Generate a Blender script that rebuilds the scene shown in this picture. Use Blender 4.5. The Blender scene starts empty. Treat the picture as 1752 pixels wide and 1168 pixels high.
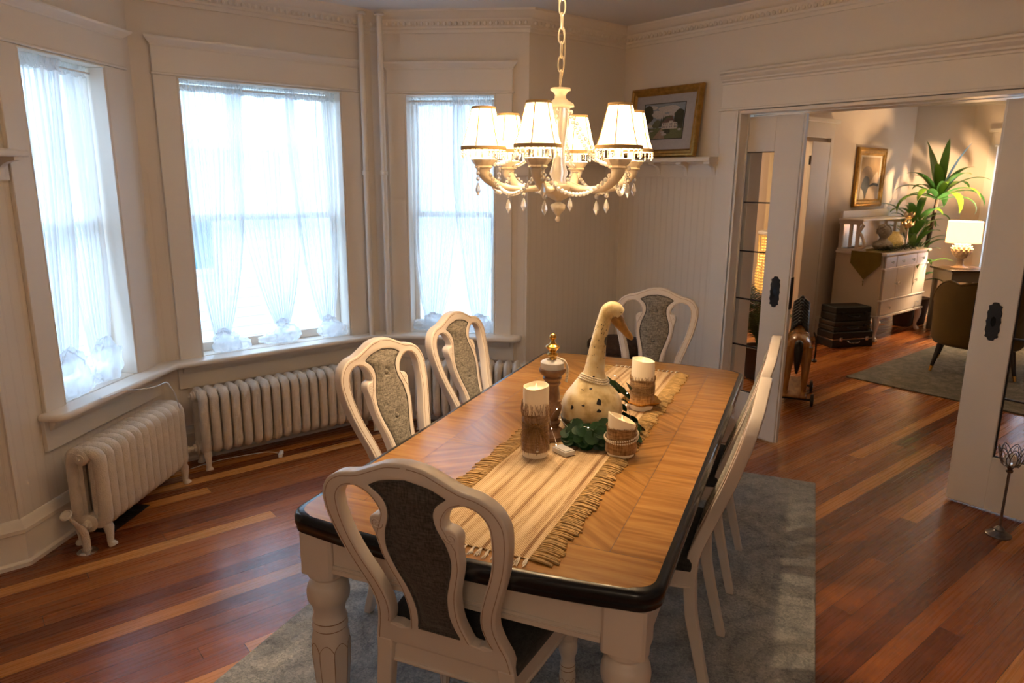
import bpy, math, random
from mathutils import Vector, Matrix, noise
random.seed(7)
PI=math.pi
sc=bpy.context.scene
COL=sc.collection
# ---------------------------------------------------------------- camera, world, exposure
H=1.68
def cam():
    yaw,pit,rol=[math.radians(a) for a in (50.618,12.855,0.4432)]
    f=Vector((math.cos(yaw)*math.cos(pit),math.sin(yaw)*math.cos(pit),-math.sin(pit)))
    r=f.cross(Vector((0,0,1))).normalized(); u=r.cross(f)
    c,s=math.cos(rol),math.sin(rol)
    r2=c*r+s*u; u2=-s*r+c*u
    cd=bpy.data.cameras.new('camera'); cd.sensor_width=36; cd.lens=36*1214.54/1752
    cd.clip_start=.05; cd.clip_end=200
    cd.dof.use_dof=True; cd.dof.focus_distance=2.6; cd.dof.aperture_fstop=6.3
    o=bpy.data.objects.new('camera',cd); COL.objects.link(o)
    M=Matrix((r2,u2,-f)).transposed().to_4x4(); M.translation=(0,0,H)
    o.matrix_world=M; sc.camera=o
cam()
w=bpy.data.worlds.new('overcast_sky'); sc.world=w; w.use_nodes=True
bg=w.node_tree.nodes['Background']
bg.inputs[0].default_value=(.50,.72,1,1); bg.inputs[1].default_value=5.6
vs=sc.view_settings; vs.view_transform='Standard'; vs.look='None'; vs.exposure=0.22; vs.gamma=1; vs.use_curve_mapping=False
CH=(1.80,1.934)          # chandelier axis
BULB=21.0                 # watts of each small chandelier bulb
WARM=(1,.70,.40)

# ---------------------------------------------------------------- materials
def nd(nt,t,**k):
    n=nt.nodes.new(t)
    for a,b in k.items():
        if isinstance(b,tuple) and a.startswith('i'): pass
        setattr(n,a,b)
    return n
def mat(name,base=(.8,.8,.8),rough=.5,metal=0,noise_s=0,var=.0,bump=0,bump_s=None,coat=0,emit=None,es=0,sheen=0,trans=0,spec=None,dark=None,stretch=None,coord='Object',ior=None):
    m=bpy.data.materials.new(name); m.use_nodes=True; nt=m.node_tree; b=nt.nodes['Principled BSDF']
    b.inputs['Base Color'].default_value=(*base,1); b.inputs['Roughness'].default_value=rough; b.inputs['Metallic'].default_value=metal
    b.inputs['Coat Weight'].default_value=coat; b.inputs['Coat Roughness'].default_value=.12
    if spec is not None: b.inputs['Specular IOR Level'].default_value=spec
    if sheen: b.inputs['Sheen Weight'].default_value=sheen
    if trans: b.inputs['Transmission Weight'].default_value=trans
    if ior: b.inputs['IOR'].default_value=ior
    if emit: b.inputs['Emission Color'].default_value=(*emit,1); b.inputs['Emission Strength'].default_value=es
    L=nt.links
    if noise_s or bump:
        tc=nd(nt,'ShaderNodeTexCoord'); mp=nd(nt,'ShaderNodeMapping'); L.new(tc.outputs[coord],mp.inputs[0])
        if stretch: mp.inputs['Scale'].default_value=stretch
    if noise_s:
        n=nd(nt,'ShaderNodeTexNoise'); n.inputs['Scale'].default_value=noise_s; n.inputs['Detail'].default_value=5
        L.new(mp.outputs[0],n.inputs['Vector'])
        r=nd(nt,'ShaderNodeValToRGB'); d=dark or tuple(c*(1-var) for c in base)
        r.color_ramp.elements[0].position=.3; r.color_ramp.elements[1].position=.7
        r.color_ramp.elements[0].color=(*d,1); r.color_ramp.elements[1].color=(*base,1)
        L.new(n.outputs[0],r.inputs[0]); L.new(r.outputs[0],b.inputs['Base Color'])
    if bump:
        n=nd(nt,'ShaderNodeTexNoise'); n.inputs['Scale'].default_value=bump_s or 60; n.inputs['Detail'].default_value=4
        L.new(mp.outputs[0],n.inputs['Vector'])
        bp=nd(nt,'ShaderNodeBump'); bp.inputs['Strength'].default_value=bump; bp.inputs['Distance'].default_value=.01
        L.new(n.outputs[0],bp.inputs['Height']); L.new(bp.outputs[0],b.inputs['Normal'])
    return m
def mth(nt,op,a,b=None,c=None):
    n=nt.nodes.new('ShaderNodeMath'); n.operation=op
    for i,x in enumerate((a,b,c)):
        if x is None: continue
        if isinstance(x,(int,float)): n.inputs[i].default_value=x
        else: nt.links.new(x,n.inputs[i])
    return n.outputs[0]
def ramp(nt,fac,stops):
    r=nt.nodes.new('ShaderNodeValToRGB'); cr=r.color_ramp
    while len(cr.elements)<len(stops): cr.elements.new(.5)
    for e,(p,c) in zip(cr.elements,stops): e.position=p; e.color=(*c,1)
    if fac is not None: nt.links.new(fac,r.inputs[0])
    return r.outputs[0]
def floor_mat():
    m=bpy.data.materials.new('fir_floorboards'); m.use_nodes=True; nt=m.node_tree; L=nt.links; b=nt.nodes['Principled BSDF']
    g=nd(nt,'ShaderNodeNewGeometry'); s=nd(nt,'ShaderNodeSeparateXYZ'); L.new(g.outputs['Position'],s.inputs[0])
    row=mth(nt,'FLOOR',mth(nt,'DIVIDE',s.outputs[1],.083))
    wn=nd(nt,'ShaderNodeTexWhiteNoise',noise_dimensions='1D'); L.new(row,wn.inputs['W'])
    xs=mth(nt,'ADD',s.outputs[0],mth(nt,'MULTIPLY',wn.outputs[0],9.7))
    cl=mth(nt,'FLOOR',mth(nt,'DIVIDE',xs,2.6))
    cv=nd(nt,'ShaderNodeCombineXYZ'); L.new(row,cv.inputs[0]); L.new(cl,cv.inputs[1])
    w2=nd(nt,'ShaderNodeTexWhiteNoise',noise_dimensions='2D'); L.new(cv.outputs[0],w2.inputs['Vector'])
    col=ramp(nt,w2.outputs[0],[(0,(.15,.036,.011)),(.25,(.25,.068,.016)),(.6,(.34,.102,.021)),(.84,(.42,.145,.030)),(.9,(.58,.24,.06)),(1,(.64,.29,.08))])
    mp=nd(nt,'ShaderNodeMapping'); mp.inputs['Scale'].default_value=(1.2,60,1); L.new(g.outputs['Position'],mp.inputs[0])
    n=nd(nt,'ShaderNodeTexNoise'); n.inputs['Scale'].default_value=1.6; n.inputs['Detail'].default_value=6; n.inputs['Distortion'].default_value=.5; L.new(mp.outputs[0],n.inputs['Vector'])
    gr=ramp(nt,n.outputs[0],[(.3,(.68,.62,.6)),(.6,(1,1,1)),(.8,(1.1,1.08,1.05))])
    mx=nd(nt,'ShaderNodeMix',data_type='RGBA',blend_type='MULTIPLY'); mx.inputs[0].default_value=.45
    L.new(col,mx.inputs[6]); L.new(gr,mx.inputs[7])
    fy=mth(nt,'FRACT',mth(nt,'DIVIDE',s.outputs[1],.083)); gy=mth(nt,'LESS_THAN',fy,.022)
    fx=mth(nt,'FRACT',mth(nt,'DIVIDE',xs,2.6)); gx=mth(nt,'LESS_THAN',fx,.0009)
    gap=mth(nt,'MAXIMUM',gy,gx)
    m2=nd(nt,'ShaderNodeMix',data_type='RGBA'); L.new(gap,m2.inputs[0]); L.new(mx.outputs[2],m2.inputs[6]); m2.inputs[7].default_value=(.03,.01,.005,1)
    L.new(m2.outputs[2],b.inputs['Base Color'])
    b.inputs['Roughness'].default_value=.30
    r2=mth(nt,'MULTIPLY_ADD',n.outputs[0],.22,.17); L.new(r2,b.inputs['Roughness'])
    bp=nd(nt,'ShaderNodeBump'); bp.inputs['Strength'].default_value=.35; bp.inputs['Distance'].default_value=.004
    hh=mth(nt,'ADD',mth(nt,'SUBTRACT',1,gap),mth(nt,'MULTIPLY',w2.outputs[0],.15)); L.new(hh,bp.inputs['Height']); L.new(bp.outputs[0],b.inputs['Normal'])
    return m
def wall_mat(name,bead_top,base=(.82,.745,.655)):
    # painted plaster above, painted beadboard grooves below bead_top (object x runs along the wall)
    m=bpy.data.materials.new(name); m.use_nodes=True; nt=m.node_tree; L=nt.links; b=nt.nodes['Principled BSDF']
    tc=nd(nt,'ShaderNodeTexCoord'); s=nd(nt,'ShaderNodeSeparateXYZ'); L.new(tc.outputs['Object'],s.inputs[0])
    b.inputs['Base Color'].default_value=(*base,1); b.inputs['Roughness'].default_value=.55
    fx=mth(nt,'FRACT',mth(nt,'DIVIDE',s.outputs[0],.052))
    a=mth(nt,'ABSOLUTE',mth(nt,'SUBTRACT',fx,.5))
    g1=mth(nt,'LESS_THAN',a,.045); g2=mth(nt,'GREATER_THAN',a,.0)
    a2=mth(nt,'ABSOLUTE',mth(nt,'SUBTRACT',fx,.62)); g3=mth(nt,'LESS_THAN',a2,.03)
    g=mth(nt,'MAXIMUM',g1,g3); msk=mth(nt,'LESS_THAN',s.outputs[2],bead_top); gg=mth(nt,'MULTIPLY',g,msk)
    n=nd(nt,'ShaderNodeTexNoise'); n.inputs['Scale'].default_value=140; L.new(tc.outputs['Object'],n.inputs['Vector'])
    hh=mth(nt,'SUBTRACT',mth(nt,'MULTIPLY',n.outputs[0],.12),gg)
    bp=nd(nt,'ShaderNodeBump'); bp.inputs['Strength'].default_value=.5; bp.inputs['Distance'].default_value=.003
    L.new(hh,bp.inputs['Height']); L.new(bp.outputs[0],b.inputs['Normal'])
    mx=nd(nt,'ShaderNodeMix',data_type='RGBA'); L.new(mth(nt,'MULTIPLY',gg,.10),mx.inputs[0]); mx.inputs[6].default_value=(*base,1); mx.inputs[7].default_value=(base[0]*.5,base[1]*.42,base[2]*.35,1)
    L.new(mx.outputs[2],b.inputs['Base Color'])
    return m
def wood_mat(name,c1,c2,c3,ang=0,rough=.25,sx=3,sy=40,sc_=1.0,coat=.25,cathedral=False):
    m=bpy.data.materials.new(name); m.use_nodes=True; nt=m.node_tree; L=nt.links; b=nt.nodes['Principled BSDF']
    tc=nd(nt,'ShaderNodeTexCoord'); mp=nd(nt,'ShaderNodeMapping'); L.new(tc.outputs['Object'],mp.inputs[0]); mp.inputs['Rotation'].default_value=(0,0,-ang)
    m2=nd(nt,'ShaderNodeMapping'); L.new(mp.outputs[0],m2.inputs[0]); m2.inputs['Scale'].default_value=(sx,sy,sx)
    n=nd(nt,'ShaderNodeTexNoise'); n.inputs['Scale'].default_value=sc_; n.inputs['Detail'].default_value=7; n.inputs['Distortion'].default_value=.9; L.new(m2.outputs[0],n.inputs['Vector'])
    wv=nd(nt,'ShaderNodeTexWave',wave_type='BANDS',bands_direction='Y'); wv.inputs['Scale'].default_value=sy*.2; wv.inputs['Distortion'].default_value=11; wv.inputs['Detail'].default_value=3; wv.inputs['Detail Scale'].default_value=.6
    m3=nd(nt,'ShaderNodeMapping'); L.new(mp.outputs[0],m3.inputs[0]); m3.inputs['Scale'].default_value=(.35,1,1); L.new(m3.outputs[0],wv.inputs['Vector'])
    f=mth(nt,'ADD',mth(nt,'MULTIPLY',n.outputs[0],.93),mth(nt,'MULTIPLY',wv.outputs['Fac'],.07))
    c=ramp(nt,f,[(.28,c1),(.5,c2),(.72,c3)]); L.new(c,b.inputs['Base Color'])
    b.inputs['Roughness'].default_value=rough; b.inputs['Coat Weight'].default_value=coat; b.inputs['Coat Roughness'].default_value=.18
    bp=nd(nt,'ShaderNodeBump'); bp.inputs['Strength'].default_value=.12; bp.inputs['Distance'].default_value=.002; L.new(f,bp.inputs['Height']); L.new(bp.outputs[0],b.inputs['Normal'])
    return m
def fabric_mat(name,c1,c2,scale=260,rough=.9,bump=.5):
    m=bpy.data.materials.new(name); m.use_nodes=True; nt=m.node_tree; L=nt.links; b=nt.nodes['Principled BSDF']
    tc=nd(nt,'ShaderNodeTexCoord'); out=[]
    for sv in ((1,1,.16),(.16,.16,1)):
        mp=nd(nt,'ShaderNodeMapping'); L.new(tc.outputs['Object'],mp.inputs[0]); mp.inputs['Scale'].default_value=sv
        n=nd(nt,'ShaderNodeTexNoise'); n.inputs['Scale'].default_value=scale; n.inputs['Detail'].default_value=2; L.new(mp.outputs[0],n.inputs['Vector']); out.append(n.outputs[0])
    f=mth(nt,'MULTIPLY',mth(nt,'ADD',out[0],out[1]),.5)
    c=ramp(nt,f,[(.38,c1),(.62,c2)]); L.new(c,b.inputs['Base Color']); b.inputs['Roughness'].default_value=rough; b.inputs['Sheen Weight'].default_value=.15
    bp=nd(nt,'ShaderNodeBump'); bp.inputs['Strength'].default_value=bump; bp.inputs['Distance'].default_value=.002; L.new(f,bp.inputs['Height']); L.new(bp.outputs[0],b.inputs['Normal'])
    return m
def sheer_mat(name,col=(.97,.98,1),tr=.32,df=.45):
    m=bpy.data.materials.new(name); m.use_nodes=True; nt=m.node_tree; L=nt.links
    nt.nodes.remove(nt.nodes['Principled BSDF']); o=nt.nodes['Material Output']
    t=nd(nt,'ShaderNodeBsdfTransparent'); a=nd(nt,'ShaderNodeBsdfTranslucent'); d=nd(nt,'ShaderNodeBsdfDiffuse')
    a.inputs[0].default_value=(*col,1); d.inputs[0].default_value=(*col,1)
    m1=nd(nt,'ShaderNodeMixShader'); m1.inputs[0].default_value=df; L.new(a.outputs[0],m1.inputs[1]); L.new(d.outputs[0],m1.inputs[2])
    m2=nd(nt,'ShaderNodeMixShader'); L.new(t.outputs[0],m2.inputs[2]); L.new(m1.outputs[0],m2.inputs[1])
    g=nd(nt,'ShaderNodeLayerWeight'); g.inputs[0].default_value=.35
    L.new(mth(nt,'MULTIPLY',mth(nt,'SUBTRACT',1,g.outputs['Facing']),tr*1.3),m2.inputs[0])
    L.new(m2.outputs[0],o.inputs[0]); return m
def glass_mat(name,tint=(1,1,1),refl=.08,rough=.0):
    m=bpy.data.materials.new(name); m.use_nodes=True; nt=m.node_tree; L=nt.links
    nt.nodes.remove(nt.nodes['Principled BSDF']); o=nt.nodes['Material Output']
    t=nd(nt,'ShaderNodeBsdfTransparent'); t.inputs[0].default_value=(*tint,1); g=nd(nt,'ShaderNodeBsdfGlossy'); g.inputs['Roughness'].default_value=rough
    fr=nd(nt,'ShaderNodeFresnel'); fr.inputs[0].default_value=1.45
    ge=nd(nt,'ShaderNodeNewGeometry'); x=nd(nt,'ShaderNodeMixShader'); L.new(mth(nt,'MULTIPLY',fr.outputs[0],mth(nt,'SUBTRACT',1,ge.outputs['Backfacing'])),x.inputs[0]); L.new(t.outputs[0],x.inputs[1]); L.new(g.outputs[0],x.inputs[2]); L.new(x.outputs[0],o.inputs[0])
    return m
def shade_mat(name,col,es,tl=.6):
    m=bpy.data.materials.new(name); m.use_nodes=True; nt=m.node_tree; L=nt.links
    nt.nodes.remove(nt.nodes['Principled BSDF']); o=nt.nodes['Material Output']
    a=nd(nt,'ShaderNodeBsdfTranslucent'); d=nd(nt,'ShaderNodeBsdfDiffuse'); e=nd(nt,'ShaderNodeEmission')
    a.inputs[0].default_value=(*col,1); d.inputs[0].default_value=(*col,1); e.inputs[0].default_value=(1,.80,.52,1); e.inputs[1].default_value=es
    m1=nd(nt,'ShaderNodeMixShader'); m1.inputs[0].default_value=1-tl; L.new(a.outputs[0],m1.inputs[1]); L.new(d.outputs[0],m1.inputs[2])
    ad=nd(nt,'ShaderNodeAddShader'); L.new(m1.outputs[0],ad.inputs[0]); L.new(e.outputs[0],ad.inputs[1]); L.new(ad.outputs[0],o.inputs[0]); return m
def rug_mat(name,cA,cB,cC,period=.62,scale=1.0):
    m=bpy.data.materials.new(name); m.use_nodes=True; nt=m.node_tree; L=nt.links; b=nt.nodes['Principled BSDF']
    tc=nd(nt,'ShaderNodeTexCoord')
    n0=nd(nt,'ShaderNodeTexNoise'); n0.inputs['Scale'].default_value=4; L.new(tc.outputs['Object'],n0.inputs['Vector'])
    vm=nd(nt,'ShaderNodeVectorMath',operation='MULTIPLY_ADD'); L.new(n0.outputs['Color'],vm.inputs[0]); vm.inputs[1].default_value=(.14,.14,0); L.new(tc.outputs['Object'],vm.inputs[2])
    v=nd(nt,'ShaderNodeTexVoronoi',feature='F1'); v.inputs['Scale'].default_value=1/period; v.inputs['Randomness'].default_value=.25; L.new(vm.outputs[0],v.inputs['Vector'])
    ring=mth(nt,'ABSOLUTE',mth(nt,'SINE',mth(nt,'MULTIPLY',v.outputs['Distance'],22)))
    n1=nd(nt,'ShaderNodeTexNoise'); n1.inputs['Scale'].default_value=9*scale; n1.inputs['Detail'].default_value=6; L.new(tc.outputs['Object'],n1.inputs['Vector'])
    n2=nd(nt,'ShaderNodeTexNoise'); n2.inputs['Scale'].default_value=70*scale; n2.inputs['Detail'].default_value=5; n2.inputs['Distortion'].default_value=1.2; L.new(tc.outputs['Object'],n2.inputs['Vector'])
    f=mth(nt,'ADD',mth(nt,'ADD',mth(nt,'MULTIPLY_ADD',mth(nt,'POWER',ring,.5),.10,.07),mth(nt,'MULTIPLY',n1.outputs[0],.34)),mth(nt,'MULTIPLY',n2.outputs[0],.52))
    c=ramp(nt,f,[(.36,cA),(.55,cB),(.72,cC)]); L.new(c,b.inputs['Base Color']); b.inputs['Roughness'].default_value=.95; b.inputs['Sheen Weight'].default_value=.2
    bp=nd(nt,'ShaderNodeBump'); bp.inputs['Strength'].default_value=1; bp.inputs['Distance'].default_value=.008; L.new(mth(nt,'ADD',n2.outputs[0],mth(nt,'MULTIPLY',ring,.1)),bp.inputs['Height']); L.new(bp.outputs[0],b.inputs['Normal'])
    return m
M={}
M['floor']=floor_mat()
M['wall']=wall_mat('painted_beadboard_wall',1.70)
M['plain']=mat('painted_plaster',(.80,.73,.63),.6,bump=.05,bump_s=150)
M['ceil']=mat('ceiling_paint',(.74,.72,.70),.7)
M['trim']=mat('cream_gloss_trim',(.83,.76,.67),.35)
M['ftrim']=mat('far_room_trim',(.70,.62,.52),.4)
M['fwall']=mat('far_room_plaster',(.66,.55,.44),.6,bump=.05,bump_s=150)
M['rad']=mat('radiator_enamel',(.80,.70,.58),.38,noise_s=30,var=.1,bump=.5,bump_s=170)
M['cream']=mat('distressed_cream_paint',(.83,.74,.66),.36,noise_s=6,var=.06)
M['glaze']=mat('brown_glaze_line',(.38,.22,.13),.6)
M['black']=mat('black_lacquer_rim',(.006,.008,.012),.24,coat=.12,spec=.35)
G1,G2,G3=(.22,.095,.022),(.35,.165,.040),(.46,.235,.062)
M['oak']=wood_mat('golden_oak_long',G1,G2,G3,0)
M['oakc']=wood_mat('golden_oak_cross',(.24,.10,.022),(.37,.175,.042),(.48,.245,.065),PI/2)
M['oakd']=wood_mat('golden_oak_diagonal',G1,G2,G3,math.radians(50))
M['oake']=wood_mat('golden_oak_counter_diagonal',G1,G2,G3,math.radians(-50))
M['seam']=mat('dark_seam_wood',(.10,.045,.015),.6)  # dark wood of the bed under the veneer joints
M['tan']=fabric_mat('grey_tweed_front',(.11,.095,.075),(.36,.32,.26))
M['char']=fabric_mat('charcoal_tweed',(.035,.030,.028),(.12,.105,.095))
M['seatf']=fabric_mat('dark_seat_fabric',(.022,.022,.024),(.05,.048,.048))
M['rug']=rug_mat('grey_blue_shag_rug',(.12,.13,.14),(.33,.34,.34),(.60,.59,.56))
M['rug2']=rug_mat('faded_parlour_rug',(.03,.028,.018),(.12,.11,.075),(.30,.27,.20),.5)
M['sheer']=sheer_mat('sheer_voile',(.98,.985,1),.24,.36)
M['sheerd']=sheer_mat('gathered_voile',(.97,.98,1),.42,.22)
M['glass']=glass_mat('window_glass')
M['gold']=mat('gilt_frame',(.50,.28,.07),.35,.7,noise_s=30,var=.4)
M['brass']=mat('antique_brass',(.72,.42,.10),.22,1)
M['iron']=mat('dark_cast_metal',(.035,.035,.04),.5,.6,bump=.4,bump_s=200)
M['pewter']=mat('antique_pewter',(.30,.28,.27),.28,1,noise_s=80,var=.4)
M['chrome']=mat('chrome',(.75,.75,.78),.12,1)
M['crystal']=mat('cut_crystal',(1,.97,.93),.03,trans=.55,ior=1.5)
M['candle']=mat('ivory_wax',(.90,.78,.58),.45,emit=(1,.60,.30),es=.07)
M['burlap']=fabric_mat('burlap',(.20,.10,.035),(.50,.30,.13),180,bump=1)
M['jute']=mat('jute_twine',(.40,.24,.10),.9,noise_s=200,var=.4)
M['pearl']=mat('pearl',(.90,.80,.66),.2,coat=.5)
M['leaf']=mat('dark_green_leaf',(.010,.065,.014),.45,noise_s=14,var=.55)
M['leafb']=mat('bright_green_leaf',(.10,.24,.03),.4,noise_s=10,var=.4)
M['mustard']=mat('mustard_velvet',(.15,.088,.007),.8,sheen=.12,noise_s=3,var=.35)
M['blackleg']=mat('black_chair_leg',(.012,.01,.01),.35)
M['white']=mat('white_plastic',(.80,.78,.76),.35)
M['wpaint']=mat('white_furniture_paint',(.78,.70,.64),.35)
M['bpaint']=mat('aged_furniture_side',(.70,.60,.46),.45)

# ---------------------------------------------------------------- mesh builder
def cr(pts,n=8,closed=False):
    # Catmull-Rom through tuples of any length
    P=[tuple(p) for p in pts]; out=[]; N=len(P); seg=N if closed else N-1
    for i in range(seg):
        if closed: p0,p1,p2,p3=P[(i-1)%N],P[i],P[(i+1)%N],P[(i+2)%N]
        else: p0,p1,p2,p3=P[max(i-1,0)],P[i],P[i+1],P[min(i+2,N-1)]
        for k in range(n):
            t=k/n; out.append(tuple(.5*((2*b)+(-a+c)*t+(2*a-5*b+4*c-d)*t*t+(-a+3*b-3*c+d)*t**3) for a,b,c,d in zip(p0,p1,p2,p3)))
    if not closed: out.append(P[-1])
    return out
class MB:
    def __init__(s): s.v=[]; s.f=[]; s.m=[]
    def add(s,vs,fs,m=0,T=None):
        o=len(s.v)
        for p in vs:
            p=Vector(p); s.v.append(T@p if T else p)
        for f in fs: s.f.append([i+o for i in f]); s.m.append(m)
        return s
    def box(s,a,b,m=0,T=None):
        x0,y0,z0=a; x1,y1,z1=b
        return s.add([(x0,y0,z0),(x1,y0,z0),(x1,y1,z0),(x0,y1,z0),(x0,y0,z1),(x1,y0,z1),(x1,y1,z1),(x0,y1,z1)],
              [(0,3,2,1),(4,5,6,7),(0,1,5,4),(1,2,6,5),(2,3,7,6),(3,0,4,7)],m,T)
    def lathe(s,prof,n=24,loc=(0,0,0),m=0,T=None,mod=None):
        vs=[];fs=[]
        for r,z in prof:
            for k in range(n):
                a=2*PI*k/n; rr=mod(r,a,z) if mod else r
                vs.append((loc[0]+rr*math.cos(a),loc[1]+rr*math.sin(a),loc[2]+z))
        q=len(prof)
        for i in range(q-1):
            for k in range(n): fs.append((i*n+k,i*n+(k+1)%n,(i+1)*n+(k+1)%n,(i+1)*n+k))
        if prof[0][0]>1e-5: fs.append(tuple(range(n-1,-1,-1)))
        if prof[-1][0]>1e-5: fs.append(tuple((q-1)*n+k for k in range(n)))
        return s.add(vs,fs,m,T)
    def tube(s,pts,r,n=8,m=0,closed=False,T=None,flat=None,ref=None):
        P=[Vector(p) for p in pts]; N=len(P); vs=[];fs=[]
        R=r if isinstance(r,(list,tuple)) else [r]*N
        prev=None
        for i,p in enumerate(P):
            t=(P[(i+1)%N]-P[i-1]) if closed else (P[min(i+1,N-1)]-P[max(i-1,0)])
            if t.length<1e-9: t=Vector((0,0,1))
            t.normalize()
            if ref is not None: a=Vector(ref); a=(a-t*a.dot(t))
            elif prev is None: a=Vector((0,0,1)) if abs(t.z)<.9 else Vector((1,0,0)); a=a-t*a.dot(t)
            else: a=prev-t*prev.dot(t)
            if a.length<1e-6: a=t.orthogonal()
            a.normalize(); b=t.cross(a); prev=a
            for k in range(n):
                an=2*PI*(k+.5)/n; fa,fb=flat or (1,1)
                vs.append(p+a*(math.cos(an)*R[i]*fa)+b*(math.sin(an)*R[i]*fb))
        for i in range(N if closed else N-1):
            j=(i+1)%N
            for k in range(n): fs.append((i*n+k,i*n+(k+1)%n,j*n+(k+1)%n,j*n+k))
        if not closed: fs.append(tuple(range(n-1,-1,-1))); fs.append(tuple((N-1)*n+k for k in range(n)))
        return s.add(vs,fs,m,T)
    def ell(s,c,r,nu=10,nv=6,m=0,T=None):
        if not isinstance(r,(tuple,list)): r=(r,r,r)
        vs=[(c[0],c[1],c[2]-r[2])]; fs=[]
        for j in range(1,nv):
            ph=-PI/2+PI*j/nv
            for k in range(nu): a=2*PI*k/nu; vs.append((c[0]+r[0]*math.cos(ph)*math.cos(a),c[1]+r[1]*math.cos(ph)*math.sin(a),c[2]+r[2]*math.sin(ph)))
        vs.append((c[0],c[1],c[2]+r[2])); e=len(vs)-1
        for k in range(nu):
            fs.append((0,1+(k+1)%nu,1+k)); fs.append((e,e-nu+k,e-nu+(k+1)%nu))
            for j in range(nv-2): a=1+j*nu; fs.append((a+k,a+(k+1)%nu,a+nu+(k+1)%nu,a+nu+k))
        return s.add(vs,fs,m,T)
    def prism(s,poly,z0,z1,m=0,T=None):
        n=len(poly); vs=[(x,y,z0) for x,y in poly]+[(x,y,z1) for x,y in poly]
        fs=[tuple(range(n-1,-1,-1)),tuple(range(n,2*n))]+[(i,(i+1)%n,n+(i+1)%n,n+i) for i in range(n)]
        return s.add(vs,fs,m,T)
    def grid(s,fn,nu,nv,m=0,T=None):
        vs=[fn(i/nu,j/nv) for j in range(nv+1) for i in range(nu+1)]
        fs=[(j*(nu+1)+i,j*(nu+1)+i+1,(j+1)*(nu+1)+i+1,(j+1)*(nu+1)+i) for j in range(nv) for i in range(nu)]
        return s.add(vs,fs,m,T)
    def sweep(s,path,prof,m=0,inward='R'):
        # path: plan polyline, prof: (distance to the inward side, z) closed outline
        N=len(path); rows=[]
        def nrm(a,b):
            d=Vector((b[0]-a[0],b[1]-a[1])).normalized(); return Vector((d.y,-d.x)) if inward=='R' else Vector((-d.y,d.x))
        for i,p in enumerate(path):
            if i==0: o=nrm(path[0],path[1])
            elif i==N-1: o=nrm(path[-2],path[-1])
            else:
                a=nrm(path[i-1],p); b=nrm(p,path[i+1]); o=(a+b); o=o/o.dot(a)
            rows.append([(p[0]+o.x*d,p[1]+o.y*d,z) for d,z in prof])
        k=len(prof); vs=[q for r in rows for q in r]; fs=[]
        for i in range(N-1):
            for j in range(k): fs.append((i*k+j,i*k+(j+1)%k,(i+1)*k+(j+1)%k,(i+1)*k+j))
        fs.append(tuple(range(k))); fs.append(tuple((N-1)*k+j for j in range(k-1,-1,-1)))
        return s.add(vs,fs,m)
    def build(s,name,mats,parent=None,smooth=35,bevel=0,bseg=2,loc=None,rotz=0,sub=0,solid=0):
        me=bpy.data.meshes.new(name); me.from_pydata([tuple(v) for v in s.v],[],s.f)
        if not isinstance(mats,(list,tuple)): mats=[mats]
        for q in mats: me.materials.append(M[q] if isinstance(q,str) else q)
        me.polygons.foreach_set('material_index',s.m)
        if smooth:
            me.polygons.foreach_set('use_smooth',[True]*len(me.polygons))
        me.update(); me.validate()
        import bmesh
        bm=bmesh.new(); bm.from_mesh(me); bmesh.ops.recalc_face_normals(bm,faces=bm.faces); bm.to_mesh(me); bm.free()
        if smooth: me.set_sharp_from_angle(angle=math.radians(smooth))
        o=bpy.data.objects.new(name,me); COL.objects.link(o)
        if parent: o.parent=parent
        if loc: o.location=loc
        if rotz: o.rotation_euler=(0,0,rotz)
        if bevel:
            b=o.modifiers.new('bevel','BEVEL'); b.width=bevel; b.segments=bseg; b.limit_method='ANGLE'; b.angle_limit=math.radians(40); b.harden_normals=False
        if solid:
            b=o.modifiers.new('solid','SOLIDIFY'); b.thickness=solid; b.offset=0
        if sub:
            b=o.modifiers.new('sub','SUBSURF'); b.levels=sub; b.render_levels=sub
        return o
def tag(o,label=None,cat=None,group=None,kind=None):
    if label: o['label']=label
    if cat: o['category']=cat
    if group: o['group']=group
    if kind: o['kind']=kind
    return o
def thing(name,label,cat,loc=(0,0,0),rotz=0,group=None,kind=None):
    o=bpy.data.objects.new(name,None); COL.objects.link(o); o.location=loc; o.rotation_euler=(0,0,rotz); o.empty_display_size=.05
    return tag(o,label,cat,group,kind)
def kids(o): return list(o.children)
def dup(root,loc,rotz,label=None,group=None):
    def cp(o,par):
        c=o.copy(); COL.objects.link(c); c.parent=par
        for ch in kids(o): cp(ch,c)
        return c
    ch0=kids(root); r=root.copy(); COL.objects.link(r); r.location=loc; r.rotation_euler=(0,0,rotz)
    if label: r['label']=label
    if group: r['group']=group
    for ch in ch0: cp(ch,r)
    return r
def struct(o,label=None,cat=None): return tag(o,label,cat,kind='structure')
def RZ(a): return Matrix.Rotation(a,4,'Z')
def TR(x,y,z): return Matrix.Translation((x,y,z))
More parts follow.
